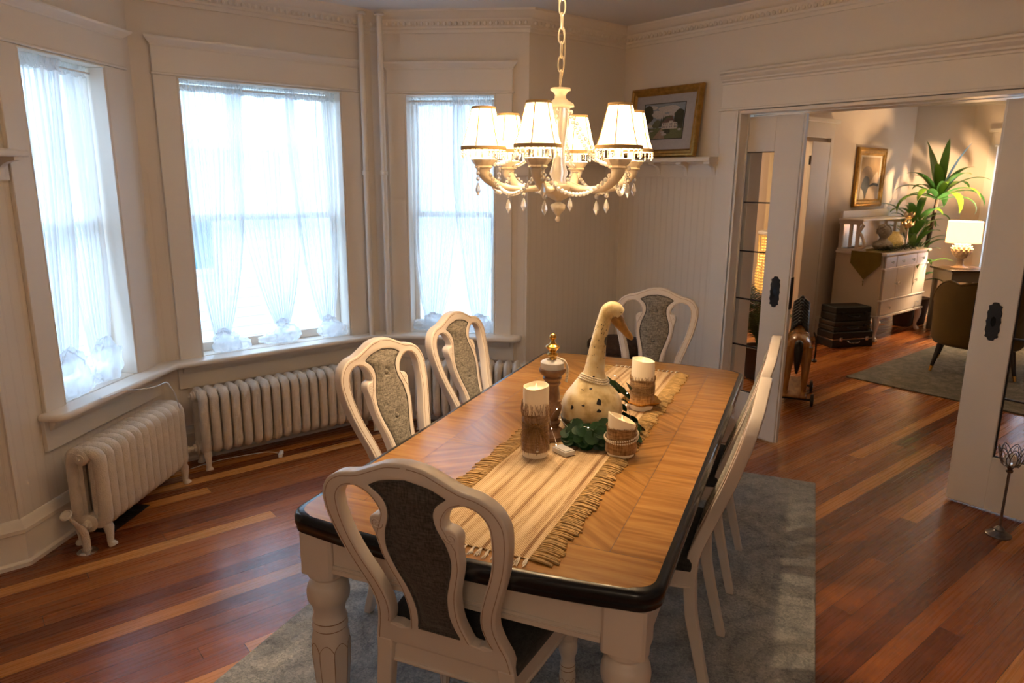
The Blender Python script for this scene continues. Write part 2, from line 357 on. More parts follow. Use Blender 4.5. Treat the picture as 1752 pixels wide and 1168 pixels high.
# ================================================================ ROOM SHELL
S2=math.sqrt(2)
CEIL=2.71
P_SL=(-2.3,3.57); P_L=(.15,3.57); P_LM=(.96,4.38); P_MR=(2.39,4.38); P_R=(3.12,3.65); P_C=(4.02,3.65)
def wall(name,a,b,ops=(),th=.16,z1=CEIL,mt='wall',zb=0,ms=None):
    L=math.hypot(b[0]-a[0],b[1]-a[1]); ang=math.atan2(b[1]-a[1],b[0]-a[0]); mb=MB(); x=0
    for (s0,s1,za,zb_) in ops:
        mb.box((x,0,zb),(s0,th,z1)); 
        if za>zb: mb.box((s0,0,zb),(s1,th,za))
        mb.box((s0,0,zb_),(s1,th,z1)); x=s1
    mb.box((x,0,zb),(L,th,z1))
    return struct(mb.build(name,mt,loc=(a[0],a[1],0),rotz=ang,smooth=0))
LW=1.1455; LM=1.43; LR=1.0324
OPL=(.33,.90,.62,2.22); OPM=(.22,1.20,.62,2.22); OPR=(.22,.82,.62,2.22)
wall('wall_back_left',P_SL,P_L)
wall('wall_bay_left',P_L,P_LM,[OPL],th=.21); wall('wall_bay_middle',P_LM,P_MR,[OPM],th=.21); wall('wall_bay_right',P_MR,P_R,[OPR],th=.21)
wall('wall_back_right',P_R,(4.02,3.65))
DW0,DW1=.35,2.67       # doorway in the right wall (y range)
# right wall is two skins with the sliding-door pocket between them
wall('wall_right',(4.02,3.65),(4.02,-2.2),[(3.65-DW1,3.65-DW0,-.01,2.11)],th=.05)
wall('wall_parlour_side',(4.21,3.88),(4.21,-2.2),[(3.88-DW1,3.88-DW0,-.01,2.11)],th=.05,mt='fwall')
wall('wall_front',(4.02,-2.2),(-2.3,-2.2)); wall('wall_left',(-2.3,-2.2),(-2.3,3.57))
mb=MB(); mb.prism([(-2.46,-2.36),(4.10,-2.36),(4.10,3.81),(3.2,3.81),(2.5,4.55),(.9,4.55),(.05,3.73),(-2.46,3.73)],CEIL,CEIL+.12); struct(mb.build('ceiling','ceil',smooth=0))
mb=MB(); mb.prism([(-2.5,-2.4),(10.3,-2.4),(10.3,4.1),(8.8,4.1),(8.8,5.95),(4.65,5.95),(4.65,3.9),(3.27,3.72),(2.45,4.52),(.9,4.52),(.07,3.7),(-2.5,3.7)],-.1,0); struct(mb.build('floor','floor',smooth=0))
# crown moulding with egg-and-dart
crown=[(0,-.125),(.012,-.125),(.014,-.105),(.022,-.10),(.024,-.088),(.034,-.082),(.05,-.062),(.056,-.05),(.062,-.048),(.075,-.032),(.092,-.012),(.095,-.012),(.10,0),(0,0)]
path=[P_SL,P_L,P_LM,P_MR,P_R,P_C,(4.02,-2.2)]
mb=MB(); mb.sweep(path,[(d,CEIL+z) for d,z in crown])
for a,b in zip(path[:-1],path[1:]):
    d=Vector((b[0]-a[0],b[1]-a[1])); L=d.length; d.normalize(); n=Vector((d.y,-d.x)); q=max(1,int(L/.036))
    x0=0; 
    for k in range(q):
        p=Vector(a)+d*((k+.5)*L/q)+n*.040; 
        if p.x<-.6 or p.y<.3: continue
        mb.ell((p.x,p.y,CEIL-.074),(.013,.013,.017),6,4)
struct(mb.build('trim_crown','trim',smooth=40))
# baseboard
base=[(0,0),(.032,0),(.032,.018),(.022,.026),(.02,.03),(.02,.150),(.026,.156),(.026,.172),(.020,.180),(.014,.205),(.006,.215),(0,.215)]
for nm,pt in (('baseboard_bay',[P_SL,P_L,P_LM,P_MR,P_R,P_C,(4.02,DW1+.14)]),('baseboard_right',[(4.02,DW0-.14),(4.02,-2.2)])):
    mb=MB(); mb.sweep(pt,base); struct(mb.build(nm,'trim',smooth=30))
# plate rail, frieze board and brackets
rail=[(0,1.705),(.018,1.705),(.018,1.785),(.03,1.79),(.035,1.80),(.115,1.80),(.120,1.805),(.120,1.822),(.112,1.83),(0,1.83)]
def platerail(nm,pts,brs,dz=0):
    mb=MB(); mb.sweep(pts,rail)
    for (x,y,a) in brs:
        T=TR(x,y,0)@RZ(a)
        prof=cr([(.018,1.71),(.024,1.735),(.035,1.762),(.062,1.778),(.10,1.786)],5)
        poly=[(d,z) for d,z in prof]+[(.10,1.80),(.018,1.80)]
        vs=[(sx,-d,z) for sx in (-.014,.014) for d,z in poly]; n=len(poly)
        mb.add(vs,[tuple(range(n)),tuple(range(2*n-1,n-1,-1))]+[(i,n+i,n+(i+1)%n,(i+1)%n) for i in range(n)],0,T)
        mb.box((-.022,-.105,1.786),(.022,0,1.80),0,T)
    o=struct(mb.build(nm,'trim',smooth=30)); o.location.z=dz
def onw(a,b,s): L=math.hypot(b[0]-a[0],b[1]-a[1]); return (a[0]+(b[0]-a[0])*s/L,a[1]+(b[1]-a[1])*s/L)
platerail('trim_plate_rail',[onw(P_MR,P_R,.945),P_R,P_C,(4.02,2.80)],[(4.02,2.83,-PI/2),(4.02,3.05,-PI/2),(4.02,3.28,-PI/2),(3.85,3.65,0),(3.45,3.65,0)])
platerail('trim_plate_rail_left',[P_SL,P_L,onw(P_L,P_LM,.200)],[onw(P_L,P_LM,.155)+(PI/4,),(.0,3.57,0),(-.5,3.57,0)],-.045)
# corner beads on the stub walls
mb=MB(); 
for p in (P_L,P_R): mb.tube([(p[0],p[1],.215),(p[0],p[1],1.70)],.006,6)
struct(mb.build('trim_corner_bead','trim'))

# windows: casing, header with cap, sashes, pane, apron
def window(n,a,b,op,L,cl,crr):
    s0,s1,z0,z1=op; ang=math.atan2(b[1]-a[1],b[0]-a[0])
    mb=MB(); c=.022
    mb.box((s0-cl,-c,z0),(s0,0,z1)); mb.box((s1,-c,z0),(s1+crr,0,z1))
    mb.box((s0-cl,-c,z1),(s1+crr,0,z1+.155))
    mb.box((s0-cl-.010,-c-.010,z1),(s1+crr+.010,0,z1+.013))          # lower bead
    mb.box((s0,-.021,z0+.012),(s0+.012,.20,z1-.012)); mb.box((s1-.012,-.021,z0+.012),(s1,.20,z1-.012)); mb.box((s0,-.021,z1-.012),(s1,.20,z1-.0005)); mb.box((s0,-.001,z0),(s1,.22,z0+.012))
    # moulded cap
    cap=[(0,.145),(-.026,.145),(-.03,.155),(-.045,.168),(-.060,.180),(-.062,.192),(0,.192)]
    x0,x1=s0-cl,s1+crr; vs=[]
    for s,sgn in ((x0,-1),(x1,1)):
        for d,z in cap: vs.append((s+sgn*max(0,-d-c),d,z1+z))
    k=len(cap); mb.add(vs,[tuple(range(k)),tuple(range(2*k-1,k-1,-1))]+[(i,(i+1)%k,k+(i+1)%k,k+i) for i in range(k)])
    w_=struct(mb.build('window_%d'%n,'trim',loc=(a[0],a[1],0),rotz=ang,smooth=0,bevel=.003,bseg=1))
    t=.034; zm=1.44; A,B=s0+.0125,s1-.0125
    for nm,za,zb,yy in (('upper_sash',zm-.02,z1-.020,.150),('lower_sash',z0+.012,zm+.02,.112)):
        f=MB(); f.box((A,yy,za),(A+t,yy+.035,zb)); f.box((B-t,yy,za),(B,yy+.035,zb)); f.box((A+t,yy,zb-t),(B-t,yy+.035,zb)); f.box((A+t,yy,za),(B-t,yy+.035,za+(t if nm[0]=='u' else .055)))
        fr=f.build(nm,'trim',w_,smooth=0,bevel=.003,bseg=1)
        g=MB(); g.box((A+t,yy+.016,za+.03),(B-t,yy+.020,zb-t)); tag(g.build('glass_pane','glass',fr,smooth=0))
    ap=MB(); ap.box((s0-cl-.02,-.020,.450),(s1+crr+.02,0,.60)); ap.sweep([(s0-cl+.005,-.02),(s1+crr-.005,-.02)],[(0,.545),(.010,.545),(.016,.556),(.022,.562),(.034,.580),(.038,.60),(0,.60)])
    ap.build('apron','trim',w_,smooth=30,bevel=.002,bseg=1)
    return w_
window(1,P_L,P_LM,OPL,LW,.12,.16); window(2,P_LM,P_MR,OPM,LM,.12,.125); window(3,P_MR,P_R,OPR,LR,.115,.11)
# casing extension boards in the bay angles are part of the continuous stool
def stool():
    n1=Vector((1,-1))/S2
    l0=Vector(onw(P_L,P_LM,.17)); r1=Vector(onw(P_MR,P_R,1.005)); nr=Vector((-1,-1))/S2; D=.125
    pts=[]
    def arc(c,r,a0,a1,k=6): return [(c.x+r*math.cos(a0+(a1-a0)*i/k),c.y+r*math.sin(a0+(a1-a0)*i/k)) for i in range(k+1)]
    # outer (room side) line
    c0=l0+Vector((1,1))/S2*.06+n1*(D-.06); c1=r1-Vector((1,-1))/S2*.06+nr*(D-.06)
    pts+= [tuple(l0)]+arc(c0,.06,math.radians(225),math.radians(315))
    k=math.tan(math.radians(22.5))*D
    pts+=[(P_LM[0]+k,P_LM[1]-D),(P_MR[0]-k,P_MR[1]-D)]
    pts+=arc(c1,.06,math.radians(225),math.radians(315))+[tuple(r1),P_MR,P_LM]
    return pts
mb=MB(); mb.prism(stool(),.600,.632)
st=mb.build('trim_window_stool','trim',smooth=40,bevel=.014,bseg=4); struct(st)
# doorway casing, header entablature and door tracks
mb=MB()
for y0,y1 in ((DW1,DW1+.135),(DW0-.135,DW0)):
    mb.box((4.00,y0,0),(4.02,y1,2.11))
mb.box((4.00,DW0-.135,2.11),(4.02,DW1+.135,2.285))
mb.box((3.988,DW0-.15,2.108),(4.02,DW1+.15,2.122))
mb.sweep([(4.02,DW1+.135),(4.02,DW0-.135)],[(0,2.265),(.026,2.265),(.028,2.278),(.040,2.284),(.042,2.294),(.052,2.302),(.060,2.312),(.060,2.322),(.072,2.328),(.072,2.342),(0,2.342)])
# jamb boards either side of the pocket, and head stops
for a,b in ((4.00,4.1025),(4.1525,4.285)):
    mb.box((a+.001,DW1-.005,0),(b,DW1+.02,2.105)); mb.box((a+.001,DW0-.02,0),(b,DW0+.005,2.105)); mb.box((a+.001,DW0+.005,2.085),(b,DW1-.005,2.105))
mb.box((4.085,DW1-.013,0),(4.100,DW1-.004,2.09)); mb.box((4.0,DW1-.013,0),(4.010,DW1+.01,2.105))
mb.box((4.26,DW0-.13,0),(4.28,DW0,2.11)); mb.box((4.26,DW1,0),(4.28,DW1+.13,2.11)); mb.box((4.26,DW0-.13,2.11),(4.28,DW1+.13,2.25))
struct(mb.build('trim_doorway','trim',smooth=30,bevel=.002,bseg=1))

# sliding pocket doors with a glazed centre (leaded panes)
def pocket_door(n,y_lead,sgn,width,label):
    # leading edge at y_lead; the door extends in direction sgn along y
    mb=MB(); x0,x1=4.105,4.150; st_=.175; zt=2.075; zb=.012; gz0,gz1=.30,1.86
    Y=lambda d:y_lead+sgn*d
    def bx(d0,d1,z0,z1): a,b=sorted((Y(d0),Y(d1))); mb.box((x0,a,z0),(x1,b,z1))
    bx(0,st_,zb,zt); bx(width-st_,width,zb,zt); bx(st_,width-st_,zb,gz0); bx(st_,width-st_,gz1,zt)
    a,b=sorted((Y(0),Y(-.012))); mb.box((x0+.008,a,zb),(x1-.008,b,zt))   # astragal on the leading edge
    d=struct(mb.build('door_%d'%n,'trim',smooth=0,bevel=.002,bseg=1)); d['label']=label
    g=MB(); a,b=sorted((Y(st_),Y(width-st_))); g.box((4.125,a,gz0),(4.129,b,gz1)); g.build('glass_pane','glass',d,smooth=0)
    c=MB(); nrow=5
    for i in range(0,nrow+1):
        z=gz0+(gz1-gz0)*i/nrow; c.box((4.120,a,z-.004),(4.134,b,z+.004))
    for s in (0,1):
        y=a+(b-a)*s; wd=.005; c.box((4.119,y-wd,gz0),(4.135,y+wd,gz1))
    c.build('leading','iron',d,smooth=0)
    # ornate flush pull
    prof=[]
    out=[(0,.098),(.012,.096),(.018,.085),(.030,.078),(.027,.062),(.033,.045),(.030,.02),(.034,0)]
    half=cr(out,4); poly=[(x,z) for x,z in half]+[(x,-z) for x,z in reversed(half[:-1])]+[(-x,-z) for x,z in half[1:]]+[(-x,z) for x,z in reversed(half[1:-1])]
    p=MB(); T=Matrix(((0,0,1,0),(1,0,0,0),(0,1,0,0),(0,0,0,1)))   # x->y, y->z, z->x
    yc=Y(.085)
    p.prism(poly,-.005,.002,0,TR(x0,yc,1.0)@T); pl=p.build('flush_pull','iron',d,smooth=30,bevel=.002)
    q=MB(); q.prism([(.012*math.cos(t),.026*math.sin(t)) for t in [2*PI*i/16 for i in range(16)]],-.0062,-.004,0,TR(x0,yc,1.0)@T); q.build('finger_recess','black',pl,smooth=0)
    q=MB(); q.box((x0+.006,min(Y(-.0122),Y(-.0145)),.90),(x1-.006,max(Y(-.0122),Y(-.0145)),1.10)); q.build('edge_latch','iron',d,smooth=0)
    return d
pocket_door(1,2.30,1,1.16,'white sliding pocket door with leaded glass, mostly drawn back into the wall')
pocket_door(2,1.262,-1,1.16,'white sliding pocket door with leaded glass, nearer the right edge')

# riser pipes in the bay corner
pr=None
for (x,y,lab) in ((2.285,4.30,'left of the two cream riser pipes in the bay corner'),(2.385,4.245,'right of the two cream riser pipes in the bay corner')):
    mb=MB(); mb.tube([(0,0,.0),(0,0,.6),(0,0,1.85),(0,0,CEIL-.02)],.019,14)
    o=tag(mb.build('riser_pipe','trim',loc=(x,y,0)),lab,'pipe','heating riser pipes')
    c=MB(); c.lathe([(.019,0),(.025,.004),(.025,.026),(.019,.03)],14,(0,0,1.70)); c.build('pipe_collar','trim',o)
    c=MB(); c.lathe([(.019,0),(.034,.004),(.03,.016),(.019,.02)],14,(0,0,CEIL-.035)); c.build('ceiling_flange','trim',o)

# ---------------------------------------------------------------- outside
M['siding']=mat('white_clapboard',(.80,.84,.88),.6)
M['bush']=mat('outdoor_foliage',(.05,.10,.06),.8,noise_s=3,var=.6)
def siding(name,a,b,z0,z1,label):
    L=math.hypot(b[0]-a[0],b[1]-a[1]); ang=math.atan2(b[1]-a[1],b[0]-a[0]); mb=MB(); z=z0
    while z<z1:
        mb.add([(0,0,z),(L,0,z),(L,.02,z+.125),(0,.02,z+.125),(0,.04,z),(L,.04,z),(L,.04,z+.125),(0,.04,z+.125)],[(0,1,2,3),(0,4,5,1),(3,2,6,7)]); z+=.125
    mb.box((0,.03,z0),(L,.3,z1))
    return tag(mb.build(name,'siding',loc=(a[0],a[1],0),rotz=ang,smooth=0),label,'house')
hs=siding('neighbour_house',(-3,9.2),(4.3,9.2),-1.2,2.1,'white clapboard house seen through the middle window')
r_=MB(); r_.add([(-.4,-.5,3.3),(7.7,-.5,3.3),(7.7,3.5,4.6),(-.4,3.5,4.6),(-.4,-.5,3.2),(7.7,-.5,3.2)],[(0,1,2,3),(0,4,5,1)],0,TR(0,0,-1.2)); r_.build('eaves','siding',hs,smooth=0)
for wx in (1.6,5.2):
    f=MB(); f.box((wx,-.03,.5),(wx+.6,.0,1.3)); q=f.build('house_window','trim',hs,smooth=0); g=MB(); g.box((wx+.08,-.035,.58),(wx+.52,-.03,1.22)); g.build('window_pane',mat('dim_blue_pane',(.15,.3,.36),.1),q,smooth=0)
siding('porch_wing',(4.55,4.4),(4.55,8.6),-.8,3.4,'white clapboard wing seen through the right bay window')
mb=MB(); mb.box((-20,4.7,-1.3),(4.4,30,-1.2)); tag(struct(mb.build('ground_outside',mat('winter_lawn',(.20,.26,.16),.9,noise_s=2,var=.4),smooth=0)))
def bush(x,y,z,r,label):
    mb=MB(); rs=random.Random(int(x*10))
    for i in range(420):
        th=rs.uniform(0,2*PI); ph=math.acos(rs.uniform(-.3,1)); rr=r*rs.uniform(.75,1.05)
        c=Vector((rr*math.sin(ph)*math.cos(th),rr*math.sin(ph)*math.sin(th),z+rr*math.cos(ph)*1.5)); u=Vector((rs.uniform(-1,1),rs.uniform(-1,1),rs.uniform(-1,1))).normalized()*.10; v=u.orthogonal().normalized()*.05
        mb.add([c-u,c+v,c+u,c-v],[(0,1,2,3)])
    mb.ell((0,0,z+r*.5),(r*.85,r*.85,r*1.15),12,8)
    return tag(mb.build('evergreen_shrub','bush',loc=(x,y,0),smooth=0),label,'shrub')
bush(-1.6,7.4,-1.2,1.0,'dark evergreen shrub outside the left bay window')
# ================================================================ TABLE, RUG, CHAIRS (table frame: x = length, y = width)
TA=math.radians(28.05); cT,sT=math.cos(TA),math.sin(TA)
def TW(u,v,z=0): return (u*cT-v*sT,u*sT+v*cT,z)
# rug
mb=MB(); mb.box((0,0,0),(2.95,1.885,.012))
tag(mb.build('area_rug','rug',loc=TW(1.19,-.157,.0),rotz=TA,smooth=0,bevel=.005),'grey-blue distressed shag rug under the dining table','rug')
# table ----------------------------------------------------------
U0,U1,V0,V1=1.408,3.605,.235,1.288; UC,VC=(U0+U1)/2,(V0+V1)/2; HL,HW=(U1-U0)/2,(V1-V0)/2; TZ=.765
tb=thing('dining_table','long dining table with golden oak top, black rim and turned cream legs','table',TW(UC,VC,.012),TA)
def outline(ins=0,bow=.035,r=.07,n=16):
    # rectangle with bowed ends and rounded corners
    hx,hy=HL-ins,HW-ins; rr=max(.012,r-ins); pts=[]
    def bx(y): return bow*(1-(y/hy)**2)
    for sx,sy in ((1,-1),(1,1),(-1,1),(-1,-1)):
        a0={(1,-1):-PI/2,(1,1):0,(-1,1):PI/2,(-1,-1):PI}[(sx,sy)]
        cx,cy=sx*(hx-bow-rr),sy*(hy-rr)
        for i in range(9):
            a=a0+PI/2*i/8; pts.append((cx+rr*math.cos(a),cy+rr*math.sin(a)))
        if sy==sx*1 or True:
            if (sx,sy) in ((1,-1),(-1,1)):
                for i in range(1,n):
                    y=-sy*(-1)*(hy-rr)*(1-2*i/n); y=sy*(hy-rr)*(1-2*i/n)
                    pts.append((sx*(hx-bow+bow*(1-(y/(hy-rr))**2)),y))
    return pts
tz=TZ-.012
rim=MB(); o1=outline(0); o2=outline(.014); o3=outline(.022)
n=len(o1)
prof=[(.030,-.058),(.012,-.056),(.004,-.050),(.004,-.036),(.0,-.032),(.0,-.014),(.005,-.004),(.016,0),(.034,0)]
rows=[[(x,y,tz+z) for x,y in outline(d)] for d,z in prof]; k=len(rows[0])
vs=[p for r in rows for p in r]; fs=[]
for i in range(len(rows)-1):
    for j in range(k): fs.append((i*k+j,i*k+(j+1)%k,(i+1)*k+(j+1)%k,(i+1)*k+j))
fs.append(tuple(range(k-1,-1,-1)))
rim.add(vs,fs); rim.build('rim','black',tb,smooth=50)
# veneered top: border boards, diagonal-grain fields and two leaf seams, one mesh with a dark bed under the joints
top=MB(); bed=outline(.022); top.prism(bed,tz-.03,tz-.0002,4)
IN=.024; B=.135; g=.0009
seamx=[-.36,.02,.40]   # leaf joints along the table
def field(x0,x1,y0,y1,m,e=None):
    # quad patch; e bows an end
    nx=14; pts=[]
    top.grid(lambda a,b:(x0+(x1-x0)*a+ (e(y0+(y1-y0)*b) *(a if e and x1>0 else (1-a)) if e else 0),y0+(y1-y0)*b,tz+.0004),1,12 if e else 1,m)
hyi=HW-IN; bow=.035
def endR(y): return bow*(1-(y/hyi)**2)
def endL(y): return -bow*(1-(y/hyi)**2)
xe=HL-bow-IN
rx=.055
xs=[-(xe-B)]+seamx+[xe-B]
# centre fields: two halves per bay with mirrored diagonal grain
for i in range(4):
    a,b=xs[i]+g+(.018 if i in (1,2,3) else 0),xs[i+1]-g-(.018 if i in (0,1,2) else 0)
    for (ya,yb,f) in ((-hyi+B,-g,0),(g,hyi-B,1)):
        field(a,b,ya+g,yb-g,2 if (i+f)%2==0 else 3)
for x in seamx:
    for sg in (-1,1): field(x-.018+g if sg<0 else x+g*.8, x-g*.8 if sg<0 else x+.018-g,-hyi+B+g,hyi-B-g,1)
for s_ in (-1,1):
    y0,y1=sorted((s_*hyi,s_*(hyi-B+g)))
    q=[-(xe-B)]+seamx+[xe-B]
    for i in range(4):
        a,b=q[i],q[i+1]; c=(a+b)/2
        field(a+g,b-g,y0,y1,1)
# end boards following the bow
for s_ in (-1,1):
    f=(lambda y:endR(y)*0+0) 
    pts=[]; 
    yy=[-hyi+rx+ (2*hyi-2*rx)*i/20 for i in range(21)]
    outer=[(s_*(xe+ (bow*(1-(y/(hyi))**2))),y) for y in yy]
    outer=[(s_*xe-s_*0.0,-hyi)]*0+outer
    c1=[(s_*(xe-rx+rx*math.sin(t)), hyi-rx+rx*math.cos(t)) for t in [PI/2*(1-i/6) for i in range(1,7)]]
    c0=[(x,-y) for x,y in reversed(c1)]
    poly=[(s_*(xe-B+g),-hyi)]+c0+outer+c1+[(s_*(xe-B+g),hyi)]
    nn=len(poly); top.add([(x,y,tz+.0004) for x,y in poly],[tuple(range(nn))],0 if 0 else 0)
tp=top.build('tabletop',['oakc','oakc','oakd','oake','seam'],tb,smooth=0)
tp.data.materials[1]=M['oakc']; tp.data.materials[0]=M['oakc']
# aprons
def apron(x0,x1,y0,y1,face):
    mb=MB(); mb.box((x0,y0,tz-.150),(x1,y1,tz-.055))
    if face=='x': 
        s_=1 if y0>0 else -1; yo=y1 if s_>0 else y0
        for d,za,zb in ((.006,.150,.142),(.010,.165,.150)):
            a,b=sorted((yo,yo+s_*d)); mb.box((x0,a,tz-za),(x1,b,tz-zb))
        mb.box((x0,y0,tz-.165),(x1,y1,tz-.150)); mb.box((x0,min(yo,yo+s_*.0102),tz-.1525),(x1,max(yo,yo+s_*.0102),tz-.151),1)
    else:
        s_=1 if x0>0 else -1; xo=x1 if s_>0 else x0
        for d,za,zb in ((.006,.150,.142),(.010,.165,.150)):
            a,b=sorted((xo,xo+s_*d)); mb.box((a,y0,tz-za),(b,y1,tz-zb))
        mb.box((x0,y0,tz-.165),(x1,y1,tz-.150)); mb.box((min(xo,xo+s_*.0102),y0,tz-.1525),(max(xo,xo+s_*.0102),y1,tz-.151),1)
    mb.build('apron',['cream','glaze'],tb,smooth=0,bevel=.0015,bseg=1)
LX,LY=HL-.105,HW-.085
for s_ in (-1,1):
    a,b=sorted((s_*(LY+.02),s_*(LY+.040))); apron(-LX+.055,LX-.055,a,b,'x')
    a,b=sorted((s_*(LX+.02),s_*(LX+.040))); apron(a,b,-LY+.055,LY-.055,'y')
def turned(scale,blk,zt,zblk,name,parent,x,y,mats=('cream','glaze'),foot=0.0):
    # square block, ball, ring, then an eight-sided arched taper
    mb=MB(); h=blk/2; 
    mb.prism([(x+sx*(h-c*(.14*h)),y+sy*(h-d*(.14*h))) for sx,sy,c,d in ((-1,-1,1,0),(1,-1,1,0),(1,-1,0,1),(1,1,0,1),(1,1,1,0),(-1,1,1,0),(-1,1,0,1),(-1,-1,0,1))],zblk,zt)
    H_=zblk-foot; R=h*1.0
    pr=[(1.0*R,0),(1.02*R,-.012),(.80*R,-.022),(.80*R,-.030),(1.02*R,-.040),(1.13*R,-.058),(1.15*R,-.075),(1.10*R,-.092),(.93*R,-.108),(.86*R,-.125),(.84*R,-.140),(.90*R,-.150),(.95*R,-.156),(.86*R,-.160),(.93*R,-.170),(.97*R,-.180),(.86*R,-.184),(.92*R,-.196),(1.0*R,-.215),(1.03*R,-.24)]
    pr=[(r,z*scale) for r,z in pr]
    z0=pr[-1][1]; low=-H_; 
    def oct(r,a,z):
        if z>zblk+z0*.90: return r
        k=min(1,(zblk+z0*.90-z)/.03); a8=(a%(PI/4))-PI/8
        return r*(1-k*(1-math.cos(PI/8)/math.cos(a8)*1.02))
    mid=[(1.03,.0),(1.0,.12),(.93,.3),(.82,.5),(.66,.72),(.52,.88),(.48,.93),(.60,.95),(.62,.97),(.5,1.0)]
    for r,t in mid[1:]: pr.append((r*R,z0+(low-z0)*t))
    pr=[(r,zblk+z) for r,z in pr]
    mb.lathe(list(reversed(cr(pr,2))),32,(x,y,0),0,None,oct)
    for z,r in ((zblk-.160*scale,.905*R),(zblk-.184*scale,.905*R)):
        mb.lathe([(r,z-.0012),(r+.0008,z),(r,z+.0012)],32,(x,y,0),1)
    # arched facet lines
    for k in range(8):
        a=PI/4*k; pts=[]
        for i in range(16):
            t=i/15; 
            if t<.35: 
                s=t/.35; zz=zblk+z0*(1.02)-.0+(1-math.sin(s*PI/2))*(-.02)*scale*(-1)-.02*scale; aa=a+PI/8*(1-math.sin(s*PI/2))**1.0
                zz=zblk+z0*.93-.024*scale*(s**2); aa=a+PI/8*(1-s)
            else:
                s=(t-.35)/.65; zz=(zblk+z0*.93-.024*scale)+(zblk+low*.90-(zblk+z0*.93-.024*scale))*s; aa=a
            # radius at zz
            rr=next((r0+(r1-r0)*((zz-za)/(zb-za) if zb!=za else 0) for (r0,za),(r1,zb) in zip(pr[:-1],pr[1:]) if zb<=zz<=za),R*.5)
            rr=oct(rr,aa+1e-4,zz)+.0003
            pts.append((x+rr*math.cos(aa),y+rr*math.sin(aa),zz))
        mb.tube(pts,.0011*scale,4,1)
        pts2=[]
        for i in range(7):
            s=i/6; aa=a-PI/8*(1-s); zz=zblk+z0*.93-.024*scale*(s**2)
            rr=next((r0+(r1-r0)*((zz-za)/(zb-za) if zb!=za else 0) for (r0,za),(r1,zb) in zip(pr[:-1],pr[1:]) if zb<=zz<=za),R*.5)
            rr=oct(rr,aa+1e-4,zz)+.0003; pts2.append((x+rr*math.cos(aa),y+rr*math.sin(aa),zz))
        mb.tube(pts2,.0011*scale,4,1)
    return mb.build(name,list(mats),parent,smooth=32,bevel=.0)
for sx in (-1,1):
    for sy in (-1,1): turned(1.0,.108,tz-.056,tz-.185,'leg',tb,sx*LX,sy*LY)

# chair ----------------------------------------------------------
M['creamc']=M['cream']
def lean(z):
    pts=[(-.01,.085),(.15,.125),(.30,.160),(.45,.172),(.52,.160),(.62,.122),(.75,.076),(.90,.032),(1.0,.009),(1.07,0)]
    for (z0,y0),(z1,y1) in zip(pts[:-1],pts[1:]):
        if z<=z1: t=(z-z0)/(z1-z0); t=max(0,min(1,t)); t2=t; return y0+(y1-y0)*t2
    return 0
def curve_plate(splines,ext,bev,name,mats,parent,yoff=0,front_only=0):
    cu=bpy.data.curves.new('tmp','CURVE'); cu.dimensions='2D'; cu.fill_mode='BOTH'; cu.extrude=ext; cu.bevel_depth=bev; cu.bevel_resolution=2; cu.offset=-bev
    for pts in splines:
        sp=cu.splines.new('POLY'); sp.points.add(len(pts)-1)
        for p,(x,z) in zip(sp.points,pts): p.co=(x,z,0,1)
        sp.use_cyclic_u=True
    ob=bpy.data.objects.new('tmp',cu); COL.objects.link(ob)
    dg=bpy.context.evaluated_depsgraph_get(); dg.update()
    me=bpy.data.meshes.new_from_object(ob.evaluated_get(dg)); bpy.data.objects.remove(ob); bpy.data.curves.remove(cu)
    for v in me.vertices:
        x,z,t=v.co; v.co=(x,t+lean(z)+yoff,z)
    me.name=name; me.materials.clear()
    for q in mats: me.materials.append(M[q])
    me.polygons.foreach_set('material_index',[0]*len(me.polygons)); me.polygons.foreach_set('use_smooth',[True]*len(me.polygons))
    import bmesh
    bm=bmesh.new(); bm.from_mesh(me)
    bmesh.ops.remove_doubles(bm,verts=bm.verts,dist=1e-5)
    bmesh.ops.triangulate(bm,faces=bm.faces)
    bmesh.ops.recalc_face_normals(bm,faces=bm.faces); bm.to_mesh(me); bm.free()
    me.set_sharp_from_angle(angle=math.radians(40)); me.update()
    o=bpy.data.objects.new(name,me); COL.objects.link(o); o.parent=parent; return o
OUT=[(0,1.06),(.048,1.054),(.087,1.038),(.134,1.018),(.178,1.009),(.212,.989),(.233,.958),(.240,.924),(.236,.872),(.221,.802),(.196,.724),(.178,.670),(.170,.62),(.176,.57),(.190,.52),(.198,.48),(.200,.45)]
OIN=[(.141,.981),(.170,.972),(.190,.950),(.197,.919),(.193,.854),(.178,.789),(.154,.724),(.137,.670),(.129,.62),(.134,.57),(.146,.535)]
SPO=[(.141,.981),(.110,.968),(.090,.943),(.083,.921),(.086,.911),(.099,.909),(.1115,.902),(.117,.888),(.115,.870),(.110,.850),(.108,.815),(.104,.785),(.093,.745),(.080,.70),(.073,.65),(.073,.60),(.083,.55),(.088,.535)]
PAN=[(.0975,.990),(.0737,.971),(.061,.950),(.0585,.928),(.063,.902),(.078,.863),(.0845,.820),(.080,.785),(.067,.740),(.052,.69),(.045,.63),(.050,.58),(.060,.545)]
PTOP=[(.0975,.990),(.06,1.008),(0,1.0185)]
def mirror(h): return [(-x,z) for x,z in h]
